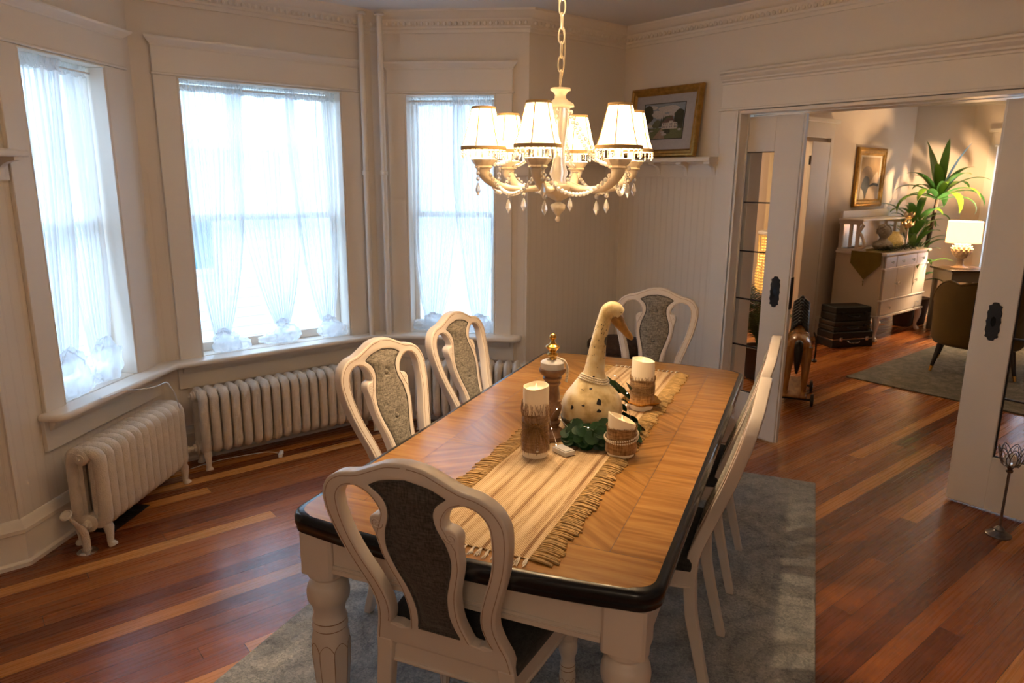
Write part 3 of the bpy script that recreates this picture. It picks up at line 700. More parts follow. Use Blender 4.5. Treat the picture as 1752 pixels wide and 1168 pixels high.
def make_chair():
    t=thing('dining_chair','x','chair')
    out=cr(OUT,4); outer=mirror(out)[::-1][:-1]+out       # left bottom .. top .. right bottom
    # bottom of the frame: seat-level rear rail joins the stiles
    outer=outer+[(.150,.45),(.150,.470),(-.150,.470),(-.150,.45)]
    op=cr(OIN,4)+[(.120,.528)]+list(reversed(cr(SPO,4)))[:-1]
    opl=mirror(op)[::-1]
    pn=cr(PTOP,4)[:-1]; pan=list(reversed(mirror(cr(PTOP,4))))[0:0]
    pt=cr([(x,z) for x,z in PTOP],4)          # right tip -> centre
    pr=cr(PAN,4)                               # right tip -> bottom
    hole=pr+mirror(pr)[::-1]+[(-x,z) for x,z in pt][1:]+list(reversed(pt))[1:-1]
    fr=curve_plate([outer,op,opl,hole],.0140,.0050,'back_frame',['cream','glaze'],t)
    # carved scrolls and glaze lines
    d=MB()
    def on(x,z,y): return (x,lean(z)+y,z)
    for s_ in (-1,1):
        T=Matrix(((1,0,0,s_*.0985),(0,0,-1,lean(.885)),(0,1,0,.885),(0,0,0,1)))
        for yy in (-.0188,.0188):
            sp=[on(s_*.0975+s_*(.0165-.0045*a/PI)*math.cos(a+PI)*1.0,.887+(.0165-.0045*a/PI)*math.sin(a+PI),yy-(lean(.885+(.019)*math.sin(a))-lean(.885))*0) for a in [i*.35 for i in range(31)]]
            d.tube(sp,.0016,5,1 if 0 else 0)
            sp=[(p[0]*1.0-s_*.0015,p[1]*1.0,p[2]-.0015) for p in sp]; d.tube(sp,.0009,4,1)
        for yy in (-.0192,.0192):
            def off(c,dd):
                r=[]
                for i in range(1,len(c)-1):
                    a=Vector((c[i+1][0]-c[i-1][0],c[i+1][1]-c[i-1][1]));
                    if a.length<1e-6: continue
                    a.normalize(); r.append((c[i][0]+a.y*dd,c[i][1]-a.x*dd))
                return r
            l1=off(out,.0095); d.tube([on(s_*x,z,yy) for x,z in l1 if z<1.059],.0010,4,1)
            l2=off(cr(OIN,4),-.006); d.tube([on(s_*x,z,yy) for x,z in l2],.0010,4,1)
            l3=off(cr(SPO,4),.006); d.tube([on(s_*x,z,yy) for x,z in l3 if not(.855<z<.91)],.0009,4,1)
    d.build('scroll_carving',['cream','glaze'],fr,smooth=40)
    # upholstered panel (thick, softly domed front and back)
    pp=curve_plate([hole],.010,.006,'back_panel',['char','tan'],t)
    e=MB(); e.tube([(x*.99,lean(z)-.0165,z) for x,z in hole],.0028,5,0,closed=True); e.tube([(x*.99,lean(z)+.0165,z) for x,z in hole],.0028,5,0,closed=True); e.build('piping','char',pp,smooth=60)
    def w_at(z):
        for (x0,z0),(x1,z1) in zip(pr[:-1],pr[1:]):
            if z1<=z<=z0: return x0+(x1-x0)*(z0-z)/max(1e-6,z0-z1)
        return pr[-1][0]
    BT=((0,.930),(0,.760))
    def pad(yo,sg):
        def fn(a,b):
            z=.545+(1.0185-.545)*b; 
            x=2*a-1
            if z>.990: wx=max(.002,.0975*math.sqrt(max(0,1-(z-.990)/.0286)))
            else: wx=w_at(z)
            X=x*wx*.985; bul=.0125*(1-x**4)*min(1,(1-b)*10,b*12)
            if sg>0: 
                for bx_,bz in BT: bul-=.012*math.exp(-((X-bx_)**2+(z-bz)**2)/(.017**2))
            return (X,lean(z)+sg*(.0155+bul),z)
        return fn
    q=MB(); q.grid(pad(0,1),30,80); q.build('front_cushion','tan',pp,smooth=60)
    q=MB(); q.grid(lambda a,b:(lambda p:(p[0],p[1]+.006,p[2]))(pad(0,-1)(a,b)),16,36); q.build('rear_cover','char',pp,smooth=60)
    for bx_,bz in BT:
        q=MB(); T=TR(bx_,lean(bz)+.0200,bz)@Matrix.Rotation(-PI/2,4,'X'); q.lathe([(.011,-.004),(.0115,0),(.008,.005),(0,.0065)],14,(0,0,0),0,T); q.build('button','tan',pp,smooth=60)
    # rear rail crest
    q=MB(); prf=[(-.150,.465),(-.150,.535),(-.120,.540),(-.100,.528),(-.06,.530),(0,.532),(.06,.530),(.100,.528),(.120,.540),(.150,.535),(.150,.465)]
    q.add([(x,lean(z)+yy,z) for yy in (-.016,.016) for x,z in prf],[tuple(range(11)),tuple(range(21,10,-1))]+[(i,(i+1)%11,11+(i+1)%11,11+i) for i in range(11)])
    q.build('rear_rail','cream',t,smooth=0,bevel=.004)
    # rear legs
    for s_ in (-1,1):
        q=MB(); pts=[];wd=[]
        for i in range(13):
            z=.475-.475*i/12; xx=.176+.006*math.sin(i/12*PI)-.0*i; pts.append((s_*(xx+(.0 if z>.2 else (.2-z)*.08)),lean(z),z)); wd.append((.024-.006*i/12))
        vs=[];fs=[]
        for (x,y,z),w in zip(pts,wd):
            for a,b in ((-1,-1),(1,-1),(1,1),(-1,1)): vs.append((x+a*w*.95,y+b*w*.85,z))
        for i in range(12):
            for k in range(4): fs.append((i*4+k,i*4+(k+1)%4,i*4+4+(k+1)%4,i*4+4+k))
        fs+= [(3,2,1,0),(48,49,50,51)]
        q.add(vs,fs); q.build('leg','cream',t,smooth=40,bevel=.004)
    # seat rail and cushion
    def seat_poly(o=0):
        p=[(-.205-o,.165-o),(.205+o,.165-o)]; p+=[(.245+o-.03,.60-.0)]; 
        pts=[(.200+o,.170-o)]+[(.200+o+(.045)*t,.17+.38*t) for t in (.5,1)]
        pts+=[(.245+o-.035*(1-math.cos(a)),.585+o-.035+.035*math.sin(a)) for a in [PI/2*i/5 for i in range(6)]]
        pts+=[(x,.585+o+.012*(1-(x/.2)**2)) for x in (.12,.04,-.04,-.12)]
        r=[(-x,y) for x,y in pts[:9]][::-1]
        return pts+r
    q=MB(); q.prism(seat_poly(0),.398,.458); q.prism(seat_poly(.005),.398,.408); q.build('seat_rail','cream',t,smooth=30,bevel=.003)
    q=MB(); po=seat_poly(.002); n=len(po); cx,cy=0,.38
    rows=[]
    for s,z in ((1,.458),(1.012,.470),(1.01,.484),(.97,.496),(.88,.505),(.7,.512),(.4,.516)): rows.append([(cx+(x-cx)*s,cy+(y-cy)*s,z) for x,y in po])
    vs=[p for r in rows for p in r]+[(cx,cy,.517)]; fs=[tuple(range(n-1,-1,-1))]
    for i in range(len(rows)-1):
        for j in range(n): fs.append((i*n+j,i*n+(j+1)%n,(i+1)*n+(j+1)%n,(i+1)*n+j))
    e=len(vs)-1
    for j in range(n): fs.append(((len(rows)-1)*n+j,(len(rows)-1)*n+(j+1)%n,e))
    q.add(vs,fs); q.build('seat_cushion','seatf',t,smooth=60)
    for s_ in (-1,1): turned(.62,.050,.400,.330,'leg',t,s_*.212,.552)
    return t
ch=make_chair(); first=True
def place(u,v,rot,label,z=.012):
    # rot: direction (table frame) the sitter faces; origin = top rail
    global first
    x,y,_=TW(u,v); a=TA+rot-PI/2
    if first: first=False; ch.location=(x,y,z); ch.rotation_euler=(0,0,a); ch['label']=label; ch['group']='dining chairs'; return ch
    return dup(ch,(x,y,z),a,label,'dining chairs')
place(1.265,.775,0,'cream dining chair nearest the camera, seen from behind at the table end')
place(4.13,.79,PI,'cream dining chair at the far end of the table, facing the camera')if 0 else place(4.13,.79,PI,'cream dining chair at the far end of the table, facing the camera')
place(2.30,1.53,-PI/2-.16,'nearer of the two cream chairs on the window side of the table')
place(2.94,1.53,-PI/2-.08,'farther of the two cream chairs on the window side of the table')
place(2.30,.085,PI/2,'nearer of the two cream chairs on the doorway side, seen side on')
place(2.99,.085,PI/2,'farther cream chair on the doorway side, mostly hidden behind its neighbour')

# ================================================================ RADIATORS
def radiator(name_label,loc,rot,nsec,p,fat,first_valve,orn=False,h=.485,dep=.19):
    t=thing('radiator',name_label,'radiator',loc,rot,'cast iron radiators under the bay windows')
    r=.030 if not fat else .031; yh=dep/2-r
    proto=None
    def ring(mb,z0=.085,z1=h):
        pts=[]; rc=.035
        for cy,cz,a0 in ((yh-rc,z1-r-rc,0),(-(yh-rc),z1-r-rc,PI/2),(-(yh-rc),z0+r+rc,PI),(yh-rc,z0+r+rc,1.5*PI)):
            for i in range(6): a=a0+PI/2*i/5; pts.append((0,cy+rc*math.cos(a),cz+rc*math.sin(a)))
        mb.tube(pts,r,12,0,closed=True,ref=(1,0,0),flat=(p*.5/r*(1.02 if fat else .86),1.0))
    for i in range(nsec):
        if proto is None:
            mb=MB(); ring(mb)
            T=Matrix.Rotation(PI/2,4,'Y')
            for z in (h-.045,.125):
                mb.lathe([(.030,-p*.5),(.036,-p*.25),(.037,0),(.036,p*.25),(.030,p*.5)],16,(0,0,0),0,TR(0,0,z)@T)
            if fat: mb.box((-p*.18,-yh+.03,.12),(p*.18,-.014,h-.06)); mb.box((-p*.18,.014,.12),(p*.18,yh-.03,h-.06))
            # low ridge between sections on the crown
            mb.tube([(0,-yh*.9,h-.012),(0,0,h-.004),(0,yh*.9,h-.012)],.006,6)
            proto=mb.build('section','rad',t,smooth=50); o=proto
        else: o=proto.copy(); COL.objects.link(o); o.parent=t
        o.location=(p*(i+.5),0,0)
    for xx in (p*.5,p*(nsec-.5)):
        for s_ in (-1,1):
            mb=MB(); mb.tube([(xx,s_*(yh-.01),.14),(xx,s_*(yh+.004),.09),(xx,s_*(yh+.006),.05),(xx,s_*(yh+.004),.02),(xx,s_*(yh+.014),.006),(xx,s_*(yh+.016),0)],[.020,.023,.016,.015,.021,.021],10); mb.build('foot','rad',t,smooth=50)
    T=Matrix.Rotation(-PI/2,4,'Y')
    for pf,zz in (([(.030,0),(.034,.006),(.022,.012),(.022,.018),(0,.018)],h-.045),([(.040,0),(.043,.008),(.030,.014),(0,.014)],.125)):
        mb=MB(); mb.lathe(pf,18,(0,0,0),0,TR(0,0,zz)@T); mb.build('end_boss','rad',t,smooth=40)
    mb=MB(); mb.tube([(-.015,0,h-.045),(-.032,0,h-.045)],.007,8); mb.tube([(-.030,0,h-.045),(-.030,0,h-.03)],.004,6); mb.build('bleed_valve','rad',t,smooth=40)
    return t
ang45=PI/4
R1=radiator('ornate cream cast iron radiator under the left bay window',(.405,3.548,0),math.radians(47.5),13,.0580,True,True)
# angled shut-off valve on the first radiator
v=MB(); v.tube([(0,0,.125),(-.035,0,.125),(-.05,0,.125)],.016,10); v.lathe([(.023,-.0),(.023,.02)],6,(0,0,0),0,TR(-.012,0,.125)@Matrix.Rotation(-PI/2,4,'Y'))
v.tube([(-.115,0,.195),(-.085,0,.155),(-.055,0,.115),(-.045,0,.09),(-.04,0,.045),(-.04,0,.006)],[.007,.010,.016,.019,.018,.016],12)
vb=v.build('shutoff_valve','rad',R1,smooth=40)
w2=MB(); w2.tube([(-.115,0,.195),(-.140,0,.228)],.006,8); w2.lathe([(.006,-.003),(.018,-.002),(.022,-.006),(.027,0),(.022,.006),(.018,.002),(.006,.003)],18,(0,0,0),0,TR(-.143,0,.232)@Matrix.Rotation(-math.radians(38),4,'Y')); w2.build('hand_wheel','rad',vb,smooth=50)
fl=MB(); fl.lathe([(.044,0),(.044,.003),(.036,.008),(.018,.010)],24,(-.04,0,0)); fl.build('floor_flange','chrome',vb,smooth=30)
R2=radiator('long cream cast iron radiator under the middle bay window',(1.075,4.215,0),0,19,.061,False,False)
v=MB(); v.tube([(-.07,0,.125),(0,0,.125)],.015,10); v.lathe([(.024,0),(.024,.018)],6,(0,0,0),0,TR(-.01,0,.125)@Matrix.Rotation(-PI/2,4,'Y')); v.lathe([(.022,0),(.022,.016)],6,(0,0,0),0,TR(-.05,0,.125)@Matrix.Rotation(-PI/2,4,'Y')); v.build('pipe_union','rad',R2,smooth=40)
R3=radiator('cream cast iron radiator under the right bay window, behind the chairs',(2.475,4.045,0),-PI/4,13,.060,False,False)
# ================================================================ CHANDELIER
M['shade']=shade_mat('lit_cream_shade',(.95,.86,.70),2.2)
M['shtrim']=mat('tan_shade_trim',(.62,.42,.20),.8)
M['cast']=mat('cream_carved_resin',(.90,.80,.64),.45,noise_s=20,var=.15)
def bulb_mat():
    m=bpy.data.materials.new('glowing_bulb'); m.use_nodes=True; nt=m.node_tree; nt.nodes.remove(nt.nodes['Principled BSDF']); o=nt.nodes['Material Output']
    t=nd(nt,'ShaderNodeBsdfTransparent'); e=nd(nt,'ShaderNodeEmission'); e.inputs[0].default_value=(1,.74,.42,1); e.inputs[1].default_value=14
    a=nd(nt,'ShaderNodeAddShader'); nt.links.new(t.outputs[0],a.inputs[0]); nt.links.new(e.outputs[0],a.inputs[1]); nt.links.new(a.outputs[0],o.inputs[0]); return m
M['bulb']=bulb_mat()
M['cdl']=mat('ivory_candle_sleeve',(.88,.78,.62),.5)
M['chain']=mat('cream_chain',(.72,.62,.46),.35,.3)
cx,cy=CH
cd=thing('chandelier','cream chandelier with six small lit shades and crystal drops above the table','chandelier',(cx,cy,-.018))
def gad(n,am):
    return lambda r,a,z: r*(1+am*math.cos(n*a))
mb=MB(); mb.lathe([(.0,1.548),(.006,1.550),(.010,1.556),(.007,1.563),(.005,1.568)],16); mb.lathe([(.005,1.567),(.009,1.575),(.022,1.590),(.027,1.606),(.024,1.611)],32,mod=gad(12,.05)); mb.lathe([(.024,1.611),(.012,1.616),(.010,1.622),(.016,1.630),(.030,1.636)],24)
mb.build('finial','cast',cd,smooth=60)
mb=MB(); mb.lathe(cr([(.016,1.626),(.040,1.640),(.060,1.660),(.066,1.676),(.060,1.682),(.03,1.684)],4),48,mod=gad(12,.05)); mb.build('bowl','cast',cd,smooth=60)
mb=MB(); mb.lathe([(.030,1.680),(.024,1.700),(.034,1.720),(.026,1.745),(.020,1.78),(.026,1.83),(.032,1.88),(.036,1.925),(.034,1.945)],24,mod=gad(12,.03)); mb.build('column','crystal',cd,smooth=60)
mb=MB(); mb.lathe([(.030,1.945),(.050,1.950),(.048,1.958),(.030,1.970),(.020,1.978),(.019,1.990),(.026,2.000),(.036,2.006),(.035,2.012),(.006,2.012),(.004,2.022)],32,mod=lambda r,a,z:r*(1+.03*math.cos(12*a)) if z<1.965 else r); mb.build('collar','cast',cd,smooth=50)
mb=MB(); z=2.020; i=0
while z<CEIL-.05:
    L_=.0265; pts=[]
    for k in range(20):
        a=2*PI*k/20; u=.0105*math.cos(a); v=(L_ if abs(math.sin(a))>0 else 0)*math.sin(a)
        v=math.copysign(abs(math.sin(a))**.8,math.sin(a))*L_
        pts.append((u,0,z+L_+v) if i%2==0 else (0,u,z+L_+v))
    mb.tube(pts,.0028,6,closed=True,T=RZ(.6)); z+=.0465; i+=1
mb.build('chain','chain',cd,smooth=60)
mb=MB(); mb.tube(cr([(.004,.003,2.02),(.012,-.006,2.15),(-.010,.007,2.3),(.010,.005,2.45),(-.006,-.006,2.6),(0,0,2.70)],6),.0016,6); mb.build('cord','glass' if 0 else 'chain',cd)
mb=MB(); mb.lathe([(.06,CEIL),(.06,CEIL-.008),(.05,CEIL-.02),(.02,CEIL-.035),(.008,CEIL-.05),(.0,CEIL-.05)],24); mb.build('ceiling_canopy','cast',cd,smooth=50)
A0=math.radians(50.618-90+12); RAD=.275
def drop(mb,x,y,z,s=1.0,n=2):
    for k in range(n): mb.ell((x,y,z-.010*s-k*.016*s),(.0068*s,.0068*s,.0075*s),6,4)
    z1=z-.016*s*n-.006*s
    mb.lathe([(.0,-.040*s),(.0085*s,-.024*s),(.0065*s,-.012*s),(.002*s,0),(0,.001)],6,(x,y,z1))
def garland(mb,p,q,sag,n,r=.0066,m=0):
    p=Vector(p);q=Vector(q)
    for i in range(n):
        t=(i+.5)/n; c=p.lerp(q,t); c.z-=sag*4*t*(1-t); mb.ell(c,(r,r,r),6,4,m)
for i in range(6):
    a=A0+i*PI/3; ca,sa=math.cos(a),math.sin(a)
    P=lambda r,z:(r*ca,r*sa,z)
    # horn arm
    ctrl=cr([(.045,1.684,.010),(.09,1.668,.0105),(.15,1.664,.012),(.21,1.672,.014),(.252,1.694,.0175),(.275,1.722,.022),(RAD,1.738,.025)],5)
    m_=MB(); m_.tube([P(r,z) for r,z,_ in ctrl],[w_ for _,_,w_ in ctrl],12); am=m_.build('arm','cast',cd,smooth=50)
    m_=MB(); m_.lathe([(.024,1.734),(.031,1.739),(.028,1.745),(.036,1.754),(.043,1.766),(.040,1.768),(.026,1.760),(.013,1.754)],24,(RAD*ca,RAD*sa,0),mod=gad(8,.07)); m_.build('drip_cup','cast',am,smooth=50)
    m_=MB(); m_.lathe([(.0135,1.754),(.0135,1.855),(.010,1.858)],14,(RAD*ca,RAD*sa,0)); m_.build('candle_sleeve','cdl',cd,smooth=50)
    m_=MB(); m_.lathe(cr([(.008,1.858),(.011,1.868),(.0155,1.883),(.013,1.900),(.006,1.915),(.0,1.925)],3),12,(RAD*ca,RAD*sa,0)); m_.build('bulb','bulb',cd,smooth=60)
    # shade: six soft panels, flared rim
    sp=[(.0790,1.803),(.0750,1.811),(.0665,1.833),(.0580,1.863),(.0510,1.893),(.0450,1.918),(.0400,1.938)]
    def pm(r,an,z): return r*(1-.022*(abs(math.sin(3*an)))**.7)
    m_=MB(); vs=[];fs=[]; N=36
    for r,z in sp:
        for k in range(N):
            an=2*PI*k/N; rr=pm(r,an,z); vs.append((RAD*ca+rr*math.cos(an+a),RAD*sa+rr*math.sin(an+a),z))
    for j in range(len(sp)-1):
        for k in range(N): fs.append((j*N+k,j*N+(k+1)%N,(j+1)*N+(k+1)%N,(j+1)*N+k))
    m_.add(vs,fs); sh=m_.build('lamp_shade','shade',cd,smooth=60,solid=.0012)
    tr=MB()
    for r,z,w_ in ((.0790,1.804,.0048),(.0402,1.938,.0040)): tr.tube([(RAD*ca+pm(r,2*PI*k/36,z)*math.cos(2*PI*k/36+a),RAD*sa+pm(r,2*PI*k/36,z)*math.sin(2*PI*k/36+a),z) for k in range(36)],w_,6,closed=True,flat=(1.5,.5),ref=(0,0,1))
    for k in range(6):
        an=k*PI/3; tr.tube([(RAD*ca+(pm(r,an,z)+.0006)*math.cos(an+a),RAD*sa+(pm(r,an,z)+.0006)*math.sin(an+a),z) for r,z in sp],.0022,5)
    tr.build('shade_trim','shtrim',sh,smooth=60)
    fr_=MB()
    for k in range(22):
        an=2*PI*k/22; x,y=RAD*ca+.0765*math.cos(an),RAD*sa+.0765*math.sin(an); ln=.012 if k%2 else .018
        fr_.ell((x,y,1.797),(.003,.003,.004),5,4); fr_.ell((x,y,1.788),(.0025,.0025,.004),5,4); 
        fr_.lathe([(0,-ln),(.0035,-ln*.6),(.001,0)],5,(x,y,1.785))
    fr_.build('bead_fringe','crystal',sh,smooth=50)
    # crystals: drops under the cup and bowl, swags between arms and up to the collar
    d_=MB(); drop(d_,RAD*ca+.035*math.cos(a+.8),RAD*sa+.035*math.sin(a+.8),1.748,1.15,3); d_.build('crystal_drop','crystal',am,smooth=0)
    d_=MB(); drop(d_,.185*ca,.185*sa,1.655,1.25,1); d_.build('crystal_drop','crystal',am,smooth=0)
    d_=MB(); b=a+PI/3
    garland(d_,(.262*ca,.262*sa,1.735),(.262*math.cos(b),.262*math.sin(b),1.735),.085,21,.0078)
    d_.build('bead_swag','crystal',cd,smooth=50)
    d_=MB(); garland(d_,(.036*ca,.036*sa,1.944),(.25*ca,.25*sa,1.750),.055,19,.0074); d_.build('bead_swag','crystal',cd,smooth=50)
    ld=bpy.data.lights.new('bulb_light','POINT'); ld.energy=BULB; ld.color=WARM; ld.shadow_soft_size=.016
    o=bpy.data.objects.new('bulb_light',ld); COL.objects.link(o); o.parent=cd; o.location=(RAD*ca,RAD*sa,1.9495-.0)
    o.location=(RAD*ca,RAD*sa,1.893)

# ================================================================ ON THE TABLE
ZT=.7655
# runner: woven jute body, raffia fringe along the sides, cotton tassels at the ends
def runner_mat():
    m=bpy.data.materials.new('woven_jute'); m.use_nodes=True; nt=m.node_tree; L=nt.links; b=nt.nodes['Principled BSDF']
    tc=nd(nt,'ShaderNodeTexCoord'); s=nd(nt,'ShaderNodeSeparateXYZ'); L.new(tc.outputs['Object'],s.inputs[0])
    sx=mth(nt,'SINE',mth(nt,'MULTIPLY',s.outputs[0],2*PI/.0075)); sy=mth(nt,'SINE',mth(nt,'MULTIPLY',s.outputs[1],2*PI/.0085))
    wv=mth(nt,'MULTIPLY',sx,sy)
    mp=nd(nt,'ShaderNodeMapping'); L.new(tc.outputs['Object'],mp.inputs[0]); mp.inputs['Scale'].default_value=(2.5,45,1)
    n=nd(nt,'ShaderNodeTexNoise'); n.inputs['Scale'].default_value=1; n.inputs['Detail'].default_value=4; L.new(mp.outputs[0],n.inputs['Vector'])
    fy=mth(nt,'ABSOLUTE',mth(nt,'SINE',mth(nt,'MULTIPLY_ADD',s.outputs[1],2*PI/.21,.9)))
    st=mth(nt,'LESS_THAN',fy,.16)
    f=mth(nt,'SUBTRACT',mth(nt,'ADD',mth(nt,'MULTIPLY',wv,.26),n.outputs[0]),mth(nt,'MULTIPLY',st,.22))
    c=ramp(nt,f,[(.14,(.16,.065,.02)),(.34,(.44,.26,.11)),(.62,(.74,.56,.34))]); L.new(c,b.inputs['Base Color']); b.inputs['Roughness'].default_value=.9
    bp=nd(nt,'ShaderNodeBump'); bp.inputs['Strength'].default_value=.8; bp.inputs['Distance'].default_value=.003; L.new(f,bp.inputs['Height']); L.new(bp.outputs[0],b.inputs['Normal'])
    return m
M['run']=runner_mat(); M['raffia']=mat('raffia',(.58,.36,.13),.75,noise_s=60,var=.5); M['cotton']=mat('cotton_tassel',(.80,.70,.56),.9)
RU0,RU1,RVc,RH=1.485,3.38,.722,.160
rn=thing('table_runner','woven jute table runner with raffia fringe along the oak table','table runner',TW(RU0,RVc,ZT),TA-.012)
L_=RU1-RU0
mb=MB(); mb.grid(lambda a,b:(a*L_,(b-.5)*2*RH,.0038+.0007*math.sin(a*41+b*3)),60,8); mb.grid(lambda a,b:(a*L_,(b-.5)*2*RH,.0006),2,2)
for a_,b_ in (((0,-RH),(L_,-RH)),((L_,-RH),(L_,RH)),((L_,RH),(0,RH)),((0,RH),(0,-RH))): mb.tube([(a_[0],a_[1],.0024),(b_[0],b_[1],.0024)],.0018,6)
mb.build('woven_body','run',rn,smooth=50)
rs=random.Random(3)
for s_ in (-1,1):
    mb=MB(); x=0; 
    while x<L_:
        ln=.062+.005*math.sin(x*40)+rs.uniform(-.005,.007); sk=-.010+rs.uniform(-.005,.005); r=rs.uniform(.0026,.0040)
        z1=.002+rs.uniform(0,.004)
        mb.tube([(x,s_*RH*.985,.004),(x+sk*.4,s_*(RH+ln*.4),.0045+rs.uniform(0,.004)),(x+sk*.8,s_*(RH+ln*.8),.003+z1*.5),(x+sk,s_*(RH+ln),.003)],[r,r*1.1,r,r*.8],5)
        x+=.0088
    mb.build('raffia_fringe','raffia',rn,smooth=50)
for x0,s_ in ((0,-1),(L_,1)):
    mb=MB(); y=-RH+.006
    while y<RH:
        for q in range(7):
            yy=y+rs.uniform(-.006,.006); ln=rs.uniform(.022,.045)
            mb.tube([(x0,y,.004),(x0+s_*ln*.35,y+(yy-y)*.5,.006),(x0+s_*ln*.7,yy,.004),(x0+s_*ln,yy+rs.uniform(-.005,.005),.002)],.0012,4)
        y+=.021
    mb.build('cotton_tassels','cotton',rn,smooth=50)
ZR=ZT+.0046
def on(u,v,z=ZR): return TW(u,v,z)
M['flame']=mat('led_flame_tip',(1,.8,.5),.4,emit=(1,.66,.30),es=1.2)
# 1 tall candle in raffia wrap
def candle(name,label,u,v,r,h,z=ZR,cut=0,dirn=0,kind=0):
    t=thing(name,label,'candle',on(u,v,z),0)
    mb=MB(); N=28
    def top(a): return h+cut*math.cos(a-dirn)+.0012*math.sin(3*a)
    rows=[(r*.97,0,0),(r,.004,0)]+[(r,None,f) for f in (.35,.7,.96)]+[(r*.985,None,1.0),(r*.93,None,1.0),(r*.84,None,.955),(r*.5,None,.945)]
    vs=[];fs=[]
    for rr,z0,f in rows:
        for k in range(N):
            a=2*PI*k/N; q=rr*(1+.006*math.sin(2*a)); vs.append((q*math.cos(a),q*math.sin(a),z0 if z0 is not None else (top(a)*f if f not in(.955,.945) else (top(a) if f==.955 else h)-(.012 if f==.955 else .018) )))
    for j in range(len(rows)-1):
        for k in range(N): fs.append((j*N+k,j*N+(k+1)%N,(j+1)*N+(k+1)%N,(j+1)*N+k))
    fs.append(tuple(range(N-1,-1,-1))); fs.append(tuple((len(rows)-1)*N+k for k in range(N)))
    mb.add(vs,fs); mb.build('wax','candle',t,smooth=50)
    fl=MB(); fl.tube([(0,0,h-.020),(0,0,h-.012),(0,0,h-.002),(0,0,h+.009)],[.002,.0050,.0042,.0008],8,flat=(1,.5)); fl.build('flame_tip','flame',t,smooth=60)
    return t
def wrap(t,r,z0,z1,m,fray=0,n=200,seed=1,name='wrap'):
    rs=random.Random(seed); mb=MB(); N=36; nz=8
    mb.grid(lambda a,b:((r+.0012*math.sin(a*50+b*9))*math.cos(2*PI*a),(r+.0012*math.sin(a*50+b*9))*math.sin(2*PI*a),z0+(z1-z0)*b+ (.004*math.sin(a*2*PI*2) if b>.9 else 0)),N,nz)
    for k in range(int(n)):
        a=rs.uniform(0,2*PI); ln=rs.uniform(.4,1)*fray; sl=rs.uniform(-.25,.25)
        mb.tube([((r+.0005)*math.cos(a),(r+.0005)*math.sin(a),z1-.006),((r+.0035)*math.cos(a+sl*.5),(r+.0035)*math.sin(a+sl*.5),z1+ln*.5),((r+.001)*math.cos(a+sl),(r+.001)*math.sin(a+sl),z1+ln)],.00055,3)
    return mb.build(name,m,t,smooth=60)
M['raffw']=fabric_mat('brown_raffia_cloth',(.24,.14,.08),(.50,.34,.22),150,bump=1)
c1=candle('pillar_candle','tallest ivory pillar candle, wrapped in brown raffia, front of the centrepiece',2.125,.795,.0435,.243,cut=.004)
wrap(c1,.0460,.020,.148,'raffw',.045,260,2)
ca1=math.atan2(-c1.location.y,-c1.location.x)
mb=MB(); rs=random.Random(9)
c_=Vector((.0485*math.cos(ca1),.0485*math.sin(ca1),.118))
def shell(a,r,z): return (r*math.cos(a),r*math.sin(a),z)
for k in range(150):
    a1=ca1+rs.uniform(-1.4,1.4); zz=.118+rs.uniform(-.105,.012) if rs.random()<.8 else .118+rs.uniform(0,.04); b_=rs.uniform(.003,.013)
    mb.tube([c_,shell(ca1+(a1-ca1)*.35,.0505+b_,.118+(zz-.118)*.2),shell(ca1+(a1-ca1)*.8,.0485+b_*.7,.118+(zz-.118)*.7),shell(a1,.0475+b_*.2,zz)],.0006,3)
for k in range(3): mb.tube([shell(ca1+i*PI/12,.0478,.118+.002*math.sin(i+k)+k*.0015) for i in range(25)],.0008,4)
mb.build('raffia_bow','jute',c1,smooth=60)
mb=MB(); 
for k in range(7): a=2*PI*k/7; mb.ell((c_.x+.0+0.007*math.cos(a)*-math.sin(ca1),c_.y+.007*math.cos(a)*math.cos(ca1),c_.z+.006*math.sin(a)),(.0028,.0028,.0028),6,4)
mb.tube([(c_.x-math.sin(ca1)*x,c_.y+math.cos(ca1)*x,c_.z+z_) for x,z_ in ((-.010,-.008),(-.010,.007),(-.005,0),(0,.009),(.005,0),(.010,.007),(.010,-.008))],.0014,4); mb.build('crown_charm','brass',c1,smooth=60)
mb=MB(); garland(mb,shell(ca1+.12,.055,.100),shell(ca1+.14,.053,.035),-.001,7,.0022); mb.ell(shell(ca1+.14,.056,.032),(.006,.004,.006),6,4); mb.build('charm_pendant','chrome',c1,smooth=60)
# 2 short slanted candle wrapped in burlap with pearls
c2=candle('pillar_candle','short slant-topped ivory candle in burlap with a string of pearls, front right',2.25,.53,.047,.128,cut=.020,dirn=math.radians(150))
wrap(c2,.0500,.052,.098,'burlap',.008,90,4,'burlap_band'); wrap(c2,.0530,.012,.060,'burlap',.006,60,5,'burlap_band')
mb=MB()
for q in range(2):
    for k in range(46): a=2*PI*k/46; z_=.062+q*.006+.010*math.sin(a+1.2+q*.5); mb.ell((.0565*math.cos(a),.0565*math.sin(a),z_),.0034,6,5)
tag(mb.build('pearl_string','pearl',c2,smooth=60))
